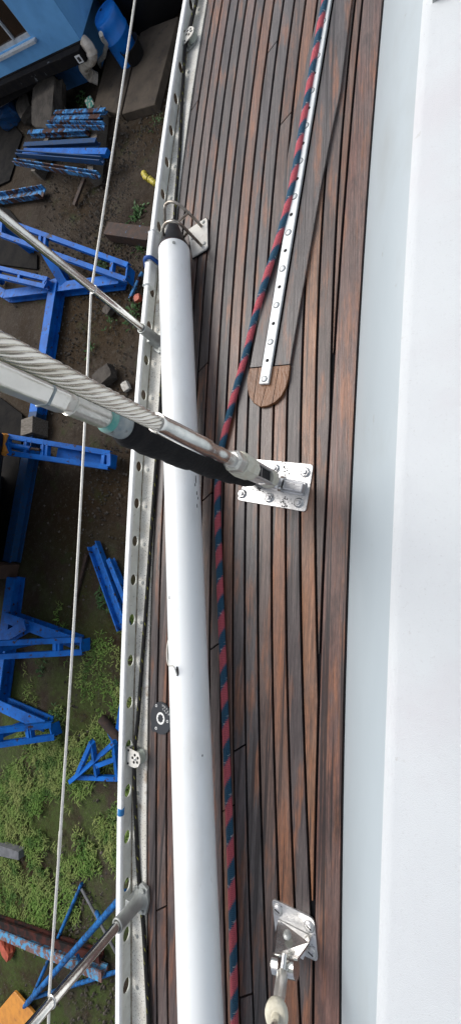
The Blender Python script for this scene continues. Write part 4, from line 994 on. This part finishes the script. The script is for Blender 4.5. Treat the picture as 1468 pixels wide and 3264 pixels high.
# leaning stone block and rubble
def chunk(c, sx, sy, sz, rz, tilt, name, m, lab, cat, grp=None, seed=1):
    r_ = random.Random(seed); mb = MB(); Mx = Matrix.Rotation(rz, 3, 'Z') @ Matrix.Rotation(tilt, 3, 'X')
    n = 4; vs = []; idx = {}
    fs = []
    for ax in range(3):
        for sg in (-1, 1):
            for i in range(n):
                for j in range(n):
                    quad = []
                    for di, dj in ((0, 0), (1, 0), (1, 1), (0, 1)):
                        a, b = -1 + 2 * (i + di) / n, -1 + 2 * (j + dj) / n
                        v = [0, 0, 0]; v[ax] = sg; v[(ax + 1) % 3] = a; v[(ax + 2) % 3] = b
                        key = tuple(round(x, 3) for x in v)
                        if key not in idx:
                            l = 1 - 0.10 * (max(0, sum(abs(x) for x in v) - 2)); idx[key] = len(vs)
                            p = Vector((v[0] * sx / 2 * l, v[1] * sy / 2 * l, v[2] * sz / 2 * l)) + Vector([r_.uniform(-.03, .03) * s for s in (sx, sy, sz)])
                            vs.append(Vector(c) + Mx @ p)
                        quad.append(idx[key])
                    fs.append(tuple(quad) if sg > 0 else tuple(reversed(quad)))
    mb.add(vs, fs); zmin = min(v.z for v in vs)
    mb.v = [(v[0], v[1], v[2] - zmin - 0.02) for v in mb.v]
    return tag(mb.build(name, m), lab, cat, grp)
chunk(G(152, 335, .35), 1.15, 1.05, .35, -.6, .35, 'stone_block', stone, 'leaning grey stone block behind the heap of steel beams', 'stone', None, 4)
chunk(G(88, 350, .15), .5, .6, .3, .4, .1, 'rubble_stone', stone, 'small dark stone beside the leaning stone block', 'stone', None, 5)
chunk(G(28, 358, .2), .7, .6, .4, .2, .1, 'blue_drum_lump', blued, 'crumpled blue bundle under the black gutter beams', 'bundle', None, 6)
# dark beams stacked under the skid
for i, (a, b, h, m_, lab) in enumerate((((0, 318), (118, 252), .62, darkst, 'flaking black beam lying under the building edge'), ((0, 338), (112, 268), .42, greyb, 'thin grey bar beside the flaking black beam'), ((0, 285), (150, 208), .70, darkst, 'black beam tucked close against the blue wall'))):
    p, q = G(*a, h), G(*b, h); d_ = (q - p).normalized(); mb = MB(); mb.bar(p - d_ * 1.5, q, .2 if i != 1 else .06, .16 if i != 1 else .05)
    tag(mb.build('stacked_beam', m_, None, .008), lab, 'beam')
mb = MB(); 
for u in (-.3, 1.0):
    p, q = G(0, 318, 0), G(118, 252, 0); c_ = p.lerp(q, .3 + u * .5); mb.box(c_ + Vector((0, .3, .18)), .9, .3, .36, .5)
tag(mb.build('timber_bearer', wood), 'dark timber bearers under the stacked black beams', 'timber')

# ---- heap of old steel beams
heap = [((178, 362), (338, 355), .50, .13, .10, bluew, 'i', 'topmost flaking blue and red beam of the heap next to the slabs'),
        ((167, 381), (324, 376), .46, .14, .10, bluew, 'i', 'blue beam with a bare red patch second in the heap'),
        ((160, 404), (336, 408), .40, .17, .12, bluew, 'c', 'pale flaking blue beam third in the heap'),
        ((97, 428), (282, 418), .36, .15, .16, bluew, 'i', 'long blue and rust beam with a loose stub at its end'),
        ((84, 467), (312, 455), .34, .16, .16, blued, 'i', 'dull dark blue beam between the bright blue one and the rusty one'),
        ((80, 486), (344, 488), .40, .20, .12, bluep, 'b', 'bright clean blue beam in the middle of the heap'),
        ((64, 496), (332, 520), .36, .15, .14, blued, 'c', 'dull blue channel with rusty rim below the bright beam'),
        ((54, 522), (320, 566), .30, .15, .14, bluew, 'c', 'lowest skewed blue channel of the heap')]
for a, b, h, wd, ht, m_, ty, lab in heap:
    p, q = G(*a, h), G(*b, h); mb = MB(); wd *= .68; ht *= .85
    if ty == 'i': ibeam(mb, p, q, wd, ht, .02)
    elif ty == 'c': channel(mb, p, q, wd, ht, .02)
    else: mb.bar(p, q, wd, ht)
    tag(mb.build('steel_beam', m_), lab, 'beam', 'heap of old steel beams')
for a, b, m_, lab in (((210, 350), (120, 560), wood, 'timber bearer under the left half of the beam heap'), ((325, 360), (300, 575), wood, 'timber bearer under the right ends of the beam heap')):
    mb = MB(); mb.bar(G(*a, .14), G(*b, .14), .2, .28); tag(mb.build('heap_bearer', m_), lab, 'timber')
mb = MB(); channel(mb, G(-40, 646, .10), G(143, 618, .10), .26, .14, .02); tag(mb.build('steel_channel', bluew), 'short flaking blue channel lying alone left of the heap', 'beam')
mb = MB(); mb.bar(G(270, 568, .12), G(237, 655, .03), .12, .05); tag(mb.build('rusty_bar', rustd), 'short rusty flat bar leaning out from under the beam heap', 'bar')
mb = MB(); mb.profile(G(363, 752, .02), G(500, 772, .02), [(-.14, 0), (.14, 0), (.14, .24), (-.14, .24)]); tag(mb.build('rusty_box_beam', rust, None, .01), 'rusty box beam with leftover blue paint next to the toe rail', 'beam')
mb = MB(); mb.bar(G(453, 868, .03), G(414, 952, .03), .06, .05); tag(mb.build('blue_stick', bluew), 'thin blue painted stick lying beside the toe rail', 'bar')
mb = MB(); mb.tube(smooth_path([G(458, 552, .05), G(466, 566, .09), G(478, 572, .06), G(490, 582, .07), G(500, 588, .05)], 5), [0.05 + 0.02 * math.sin(i * 2) for i in range(21)], 8); tag(mb.build('yellow_scrap', yellow), 'crumpled yellow plastic scrap on the soil by the toe rail', 'litter')
chunk(G(286, 328, .1), .2, .28, .1, .4, .3, 'plastic_rag', rag, 'teal and white plastic rag at the corner of the slab', 'litter', None, 9)
chunk(G(402, 1232, .05), .16, .18, .1, .4, .3, 'crumpled_paper', paper, 'crumpled white paper near the wire shroud', 'litter', None, 11)
chunk(G(340, 1205, .05), .5, .32, .22, .4, .1, 'dark_stone', stone, 'dark stone beside the crumpled paper', 'stone', None, 12)
mb = MB(); mb.bar(G(318, 1200, .05), G(355, 1180, .12), .09, .05); tag(mb.build('red_scrap', redo), 'faded red scrap beside the dark stone', 'litter')
chunk(G(438, 950, .05), .14, .14, .1, .2, .1, 'rusty_lump', redo, 'rust orange lump beside the thin blue stick', 'litter', None, 15)
chunk(G(347, 990, .06), .2, .2, .15, .9, .1, 'brown_stone', stone, 'round brown stone under the steel stanchion', 'stone', None, 16)

# ---- flat black patches laid over dark ground
mb = MB(); mb.prism([G(*a, .04) for a in ((-60, 735), (43, 775), (118, 812), (118, 858), (0, 842), (-60, 835))], .04); tag(mb.build('black_patch', patchm), 'flat black patch lying on the ground under the ladder frame', 'patch')
mb = MB(); mb.prism([G(*a, .05) for a in ((-40, 640), (30, 668), (66, 712), (40, 722), (-40, 690))], .05); tag(mb.build('small_black_patch', patchm), 'flat black patch lying on the soil beside the lone channel', 'patch')

mb = MB(); mb.prism([G(*a, .03) for a in ((-50, 385), (40, 392), (72, 430), (58, 470), (48, 520), (30, 575), (-50, 610))], .04); tag(mb.build('black_soil_patch', patchm), 'flat black patch spread over the soil left of the beam heap', 'patch')  # patch added to turn the soil near black beside the heap
mb = MB(); mb.prism([G(*a, .03) for a in ((-60, 1262), (0, 1266), (70, 1320), (74, 1345), (60, 1500), (44, 1640), (22, 1780), (-60, 1900))], .04); tag(mb.build('hull_shade_patch', patchm), 'long flat dark patch for the hull shade on the ground beside the cradle beam', 'patch')  # dark patch added on the soil to stand for the hull's shade
# ---- neighbour's cradle in blue steel, dark hull above it
cradle = thing('boat_cradle', G(150, 1150, 0), 'blue steel boat cradle of long base beams and ladder arms under the dark hull', 'cradle')
for a, b, m_ in (((186, 900), (122, 1318), bluep), ((122, 1318), (38, 1790), blued), ((52, 1840), (-2, 2260), bluep)):  # middle beam's darker blue holds the shade it lies in
    mb = MB(); ibeam(mb, G(*a, .16), G(*b, .16), .28, .26, .03); mb.build('base_beam', m_, cradle)
def ladder(p0, p1, q0, q1, hs_, rungs, foot=None, m_=bluep):
    """arm of two rails p0-p1 and q0-q1 (pixels, outer end last), heights (inner, outer)"""
    a0, a1, c0_, c1_ = G(*p0, hs_[0]), G(*p1, hs_[1]), G(*q0, hs_[0]), G(*q1, hs_[1])
    mb = MB()
    for p, q in ((a0, a1), (c0_, c1_)): channel(mb, p - Vector((0, 0, .05)), q - Vector((0, 0, .05)), .10, .10, .014, True)
    t = mb.build('arm', m_, cradle)
    for u in rungs:
        mb = MB(); mb.bar(a0.lerp(a1, u), c0_.lerp(c1_, u), .09, .085); mb.build('rung', m_, t)
    mb = MB(); mb.bar(a1 - Vector((0, 0, .07)), c1_ - Vector((0, 0, .07)), .03, .22); mb.build('end_plate', m_, t)
    for f in (foot or []):
        (fa, ha), (fb_, hb_) = f; mb = MB(); ibeam(mb, G(*fa, ha), G(*fb_, hb_), .22, .22, .025); mb.build('foot_beam', m_, t)
    md = (a0 + c0_) / 2; mb = MB(); mb.bar(Vector((md.x, md.y, 0)), md, .12, .12, Vector((0, 1, 0))); mb.build('post', m_, t)
    return t
ladder((4, 700), (410, 848), (0, 748), (404, 894), (.85, .30), (0.02, .36, .40, .90), [(((26, 945), .14), ((392, 898), .14)), (((150, 800), .6), ((212, 905), .16))])
ladder((-60, 842), (155, 893), (-60, 868), (148, 916), (.6, .40), (.3, .62, .97), [(((-40, 905), .14), ((26, 945), .14))])
arm2 = ladder((29, 1392), (352, 1446), (27, 1444), (346, 1490), (.95, .22), (0.0, .19, .36, .40, .95))
mb = MB(); a_, c_ = G(100, 1432, .70), G(345, 1468, .12); mb.bar(a_.lerp(c_, .35), c_, .24, .03); mb.build('web_plate', bluep, arm2)
mb = MB(); mb.tube([G(10, 1416, .98), G(100, 1430, .80)], .05, 14); mb.build('screw_sleeve', bluep, arm2)
mb = MB(); mb.tube([G(100, 1430, .80), G(128, 1434, .75)], .03, 10); mb.build('screw', rustd, arm2)
mb = MB(); mb.bar(G(356, 1450, .22), G(356, 1488, .22), .10, .16); mb.build('end_block', bluep, arm2)
hd = MB(); hd.tube([G(20, 1383, 1.02), G(17, 1402, 1.0), G(14, 1416, 1.0), G(16, 1430, 1.0), G(18, 1446, 1.02)], [.075, .055, .03, .055, .075], 8); hd.build('handle', orange, arm2)
mb = MB(); mb.bar(G(-6, 1392, 1.05), G(-4, 1440, 1.05), .10, .22); mb.build('pad', orange, arm2, .01)
ladder((-30, 2051), (262, 2038), (-30, 2094), (262, 2078), (.95, .22), (.1, .72, .76), [(((30, 1966), .22), ((252, 2046), .14)), (((20, 2035), .3), ((95, 1990), .3))])
ladder((-30, 2330), (162, 2309), (-30, 2376), (172, 2348), (.85, .22), (.15, .62, .66), [(((8, 2242), .22), ((156, 2308), .14))])
mb = MB(); mb.bar(G(112, 1340, .20), G(110, 1392, .20), .42, .40); tag(mb.build('timber_block', wood, None, .012), 'grey weathered timber block beside the orange handled cradle arm', 'timber')
mb = MB(); mb.bar(G(18, 1795, .3), G(8, 1840, .3), .3, .5); tag(mb.build('timber_chock', mat('brown_timber', (.07, .04, .028), .8), None, .012), 'brown timber chock wedged under the dark hull', 'timber')
# dark neighbouring hull
def neighbour():
    ln = [(79, 1338), (66, 1440), (54, 1560), (40, 1680), (24, 1800), (4, 1920), (-30, 2060)]
    rows = []
    for i, a in enumerate(ln):
        p = G(*a, 1.55); p.x -= 1.05
        row = []
        for dx_, h in ((-2.2, .55), (-1.3, .62), (-.75, .80), (-.3, 1.12), (0, 1.55), (.0, 1.75), (-.10, 2.3), (-.22, 2.9), (-.3, 3.3), (-3.6, 3.35)):
            row.append((p.x + dx_, p.y, h))
        rows.append(row)
    m = len(rows[0]); mb = MB(); vs = [q for r_ in rows for q in r_]
    fs = [(i * m + j, i * m + j + 1, (i + 1) * m + j + 1, (i + 1) * m + j) for i in range(len(rows) - 1) for j in range(m - 1)]
    mb.add(vs, fs, True); mb.add(rows[0], [tuple(range(m))]); mb.add(rows[-1], [tuple(reversed(range(m)))])
    t = thing('dark_hull', (rows[3][0][0], rows[3][0][1], 0), 'very dark navy hull of the neighbouring boat standing in the blue cradle', 'boat')
    mb.build('hull', navy, t)
    k = MB(); k.prism([(rows[1][0][0] - .2, rows[1][0][1], .7), (rows[1][0][0] + .2, rows[1][0][1], .7), (rows[5][0][0] + .2, rows[5][0][1], .7), (rows[5][0][0] - .2, rows[5][0][1], .7)], .7); k.build('keel', navy, t)
neighbour()

# ---- blue channels, trestle, pipes lower down
mb = MB(); channel(mb, G(306, 1735, .04), G(402, 2000, .04), .26, .12, .025); tag(mb.build('blue_channel', bluec), 'wide blue channel lying on the soil along the toe rail', 'beam')
mb = MB(); ibeam(mb, G(352, 1782, .10), G(420, 1950, .10), .10, .14, .02); tag(mb.build('blue_beam', bluec), 'narrow flaking blue beam lying beside the wide channel', 'beam')
mb = MB(); mb.bar(G(278, 1768, .03), G(236, 1930, .03), .07, .05); tag(mb.build('brown_lath', rustd), 'brown lath lying in the mud next to the wide blue channel', 'bar')
tr = thing('small_trestle', G(310, 2440, 0), 'small blue triangular trestle on the grass', 'trestle')
for a, b in (((294, 2365, .6), (244, 2478, .06)), ((294, 2365, .6), (310, 2470, .06)), ((250, 2476, .05), (377, 2481, .05)), ((364, 2365, .5), (377, 2482, .05)), ((225, 2491, .06), (367, 2366, .5)), ((310, 2440, .3), (368, 2418, .28))):
    mb = MB(); mb.bar(G(*a), G(*b), .075, .075); mb.build('bar', bluep, tr)
mb = MB(); mb.tube([G(325, 2290, .10), G(385, 2362, .10)], .085, 14); tag(mb.build('rusty_pipe', rustd), 'rusty pipe lying on the grass by the small trestle', 'pipe')
mb = MB(); mb.bar(G(345, 2322, .04), G(378, 2392, .04), .08, .06); tag(mb.build('blue_flat_bar', bluep), 'blue flat bar pushed under the rusty pipe', 'bar')
mb = MB(); mb.bar(G(392, 2245, .05), G(376, 2350, .05), .10, .08); tag(mb.build('blue_post', bluep), 'blue post half hidden by the toe rail', 'bar')
mb = MB(); mb.prism([G(*a, .14) for a in ((-40, 2690), (0, 2697), (60, 2716), (60, 2742), (0, 2730), (-40, 2722))], .14, bev=.008); tag(mb.build('grey_slab', greyb), 'flat grey slab lying in the grass', 'slab')
p, q = G(-40, 2948, .12), G(335, 3102, .12)
mb = MB(); ibeam(mb, p, q, .14, .16, .03); tag(mb.build('primer_rail', pinkr), 'speckled blue and pink old rail across the grass', 'rail')
p, q = G(-40, 2922, .12), G(325, 3050, .12)
mb = MB(); ibeam(mb, p, q, .12, .12, .03); tag(mb.build('red_rail', redr), 'dark red rail lying behind the speckled one', 'rail')
chunk(G(22, 3022, .08), .34, .2, .16, -.35, .1, 'red_block', redo, 'orange red block next to the speckled rail', 'block', None, 21)
t3 = thing('blue_trestle', G(230, 3000, 0), 'tall flaking blue trestle of thin tubes over the old rails', 'trestle')
blt = mat('blue_trestle_paint', (.012, .14, .42), .6, spec=.2, col2=(.008, .06, .18), scale=9, lo=.42, hi=.6, spots=[((.02, .018, .02), 16, .56, .64)], bump=.3, bscale=60)
for a, b, r_ in (((400, 2845, .9), (80, 3206, .08), .046), ((261, 2816, .04), (108, 3168, .14), .032), ((102, 3182, .10), (400, 3088, .10), .032), ((248, 3046, .45), (266, 3092, .05), .026)):
    mb = MB(); mb.tube([G(*a), G(*b)], r_, 8); mb.build('tube', blt, t3)
mb = MB(); mb.tube([G(261, 2834, .04), G(400, 3090, .30)], .024, 8); mb.build('tube', greyb, t3)
mb = MB(); mb.tube([G(322, 2936, .55), G(308, 2908, .40)], .034, 8); mb.build('clamp', blt, t3)
op = [G(*a, .12) for a in ((46, 3160), (112, 3236), (40, 3320), (-30, 3250))]
ot = thing('orange_pad', (op[0] + op[2]) / 2 - Vector((0, 0, .12)), 'orange painted square pad with dark scuffs beside the blue trestle', 'pad')
mb = MB(); mb.prism(rounded(op, .06, 4), .04, bev=.006); mb.build('pad_board', orange, ot)
mb = MB(); c_ = (op[0] + op[2]) / 2; mb.cyl(Vector((c_.x, c_.y, 0)), .08, .09, 14); mb.build('pedestal', rustd, ot)

# ------------------------------------------------------------------ grass, weeds, gravel
def pix_density(px, py):
    d = 0.0
    if py > 1880: d = min(1.0, (py - 1800) / 420.0)
    if py < 2330 and px < 180: d *= 0.35
    if py < 2330: d *= 0.8
    if py > 2880: d *= max(0.15, 1 - (py - 2880) / 240.0)
    if px > 250 and 2790 < py < 2960: d *= 0.35
    if px > 300 and py > 2700: d *= 0.6
    return d
def vnoise(x, y, s=1.0):
    return 0.5 + 0.25 * math.sin(x * 2.1 * s + 1.3 * math.sin(y * 1.7 * s)) + 0.25 * math.sin(y * 2.6 * s + 1.7 * math.sin(x * 1.9 * s + 2.0))
def grass():
    r_ = random.Random(12); vs = []; fs = []
    xmin, xmax, ymin, ymax = -11.0, -2.2, -10.5, 2.5
    for _ in range(42000):
        x, y = r_.uniform(xmin, xmax), r_.uniform(ymin, ymax)
        px, py = Q((x, y, 0))
        if px < -160 or px > 470 or py > 3420: continue
        d = pix_density(max(px, 0), py) * (0.1 + 1.5 * vnoise(x, y, 1.1)) * (0.3 + 1.2 * vnoise(x + 7, y + 3, 3.1)) - 0.36
        if r_.random() > d * 1.7: continue
        for b in range(r_.randint(3, 5)):
            a = r_.uniform(0, 6.283); l = r_.uniform(.06, .17); hgt_ = r_.uniform(.015, .06); w_ = r_.uniform(.006, .014)
            c, s = math.cos(a), math.sin(a); o = len(vs); bx, by = x + r_.gauss(0, .03), y + r_.gauss(0, .03)
            vs += [(bx - s * w_, by + c * w_, -.03), (bx + s * w_, by - c * w_, -.03), (bx + c * l * .5 + s * w_ * .8, by + s * l * .5 - c * w_ * .8, hgt_), (bx + c * l * .5 - s * w_ * .8, by + s * l * .5 + c * w_ * .8, hgt_), (bx + c * l, by + s * l, hgt_ * .75)]
            fs += [(o, o + 1, o + 2, o + 3), (o + 3, o + 2, o + 4)]
    mb = MB(); mb.add(vs, fs); o = mb.build('grass', grassm, origin=(0, 0, 0)); o['kind'] = 'stuff'; o['label'] = 'short ragged grass over the soil around the trestles'; o['category'] = 'grass'
grass()
def gravel():
    r_ = random.Random(5); mb = MB(); spots = [(380, 690, .9, 260), (410, 900, .8, 160), (240, 1000, 1.6, 200), (270, 700, 1.6, 160), (330, 1560, .7, 70), (300, 2200, 1.5, 70), (320, 3150, 1.4, 240), (40, 3090, .9, 160), (250, 2880, .6, 50), (200, 620, 1.8, 150), (430, 430, 1.2, 110), (400, 560, 1.6, 130), (200, 1150, 1.5, 120), (250, 1600, 1.6, 60), (380, 1250, .8, 60)]
    vs, fs = [], []
    for px, py, rad, n in spots:
        c = G(px, py)
        for _ in range(int(n * 2.4)):
            x, y = c.x + r_.gauss(0, rad * .5), c.y + r_.gauss(0, rad * .7); s = r_.uniform(.010, .036); o = len(vs)
            for d in ((1, 0, 0), (0, 1, 0), (-1, 0, 0), (0, -1, 0), (0, 0, 1)):
                vs.append((x + d[0] * s * r_.uniform(.6, 1.3), y + d[1] * s * r_.uniform(.6, 1.3), -.02 + d[2] * s * r_.uniform(.6, 1.2) + (.012 if d[2] == 0 else .02)))
            fs += [(o, o + 1, o + 4), (o + 1, o + 2, o + 4), (o + 2, o + 3, o + 4), (o + 3, o, o + 4)]
    mb.add(vs, fs); o = mb.build('gravel', pebble, origin=(0, 0, 0)); o['kind'] = 'stuff'; o['label'] = 'loose stones and crumbs scattered over the dark soil'; o['category'] = 'gravel'
gravel()
def weed(px, py, size, n, lab, seed):
    r_ = random.Random(seed); c = G(px, py); c.z = 0
    t = thing('weed', c, lab, 'weed', 'weeds growing in the yard')
    for k in range(n):
        a = 2 * math.pi * k / n + r_.uniform(-.3, .3); l = size * r_.uniform(.6, 1.1); w_ = l * .16; u = Vector((math.cos(a), math.sin(a), 0)); s = Vector((-u.y, u.x, 0)); off = Vector((r_.gauss(0, size * .7), r_.gauss(0, size * .9), 0)) * (1 if n > 12 else .3)
        up_ = Vector((0, 0, r_.uniform(.3, .8) * l)); b = c + off - Vector((0, 0, .02))
        mb = MB(); mb.add([b, b + u * l * .35 + s * w_ + up_ * .7, b + u * l * .7 + s * w_ * .7 + up_, b + u * l + up_ * .85, b + u * l * .7 - s * w_ * .7 + up_, b + u * l * .35 - s * w_ + up_ * .7, b + u * l * .5 + up_ * .75], [(0, 6, 1), (1, 6, 2), (2, 6, 3), (3, 6, 4), (4, 6, 5), (5, 6, 0)]); mb.build('leaf', leafm, t)
for i, (px, py, s, n, lab) in enumerate(((440, 690, .15, 60, 'bushy green weed in the gravel near the rusty box beam'), (291, 1115, .17, 9, 'bright star shaped weed on bare soil near the wire shroud'), (292, 415, .12, 30, 'weed at the right end of the beam heap'), (262, 320, .13, 34, 'weed at the foot of the blue plinth'), (330, 845, .13, 40, 'weed inside the ladder frame'), (425, 1000, .13, 50, 'low weeds beside the stanchion foot'), (350, 1030, .14, 14, 'small weed on the bare soil under the lifeline'), (450, 780, .12, 40, 'weeds between the rusty box beam and the rail'), (335, 1905, .14, 60, 'weed tuft beside the wide blue channel'), (500, 385, .1, 22, 'sparse weed below the long slab'), (180, 2280, .13, 40, 'weed tuft beside the low cradle arm'), (135, 2130, .1, 22, 'small weed inside the braced cradle arm'))):
    weed(px, py, s, n, lab, 40 + i)
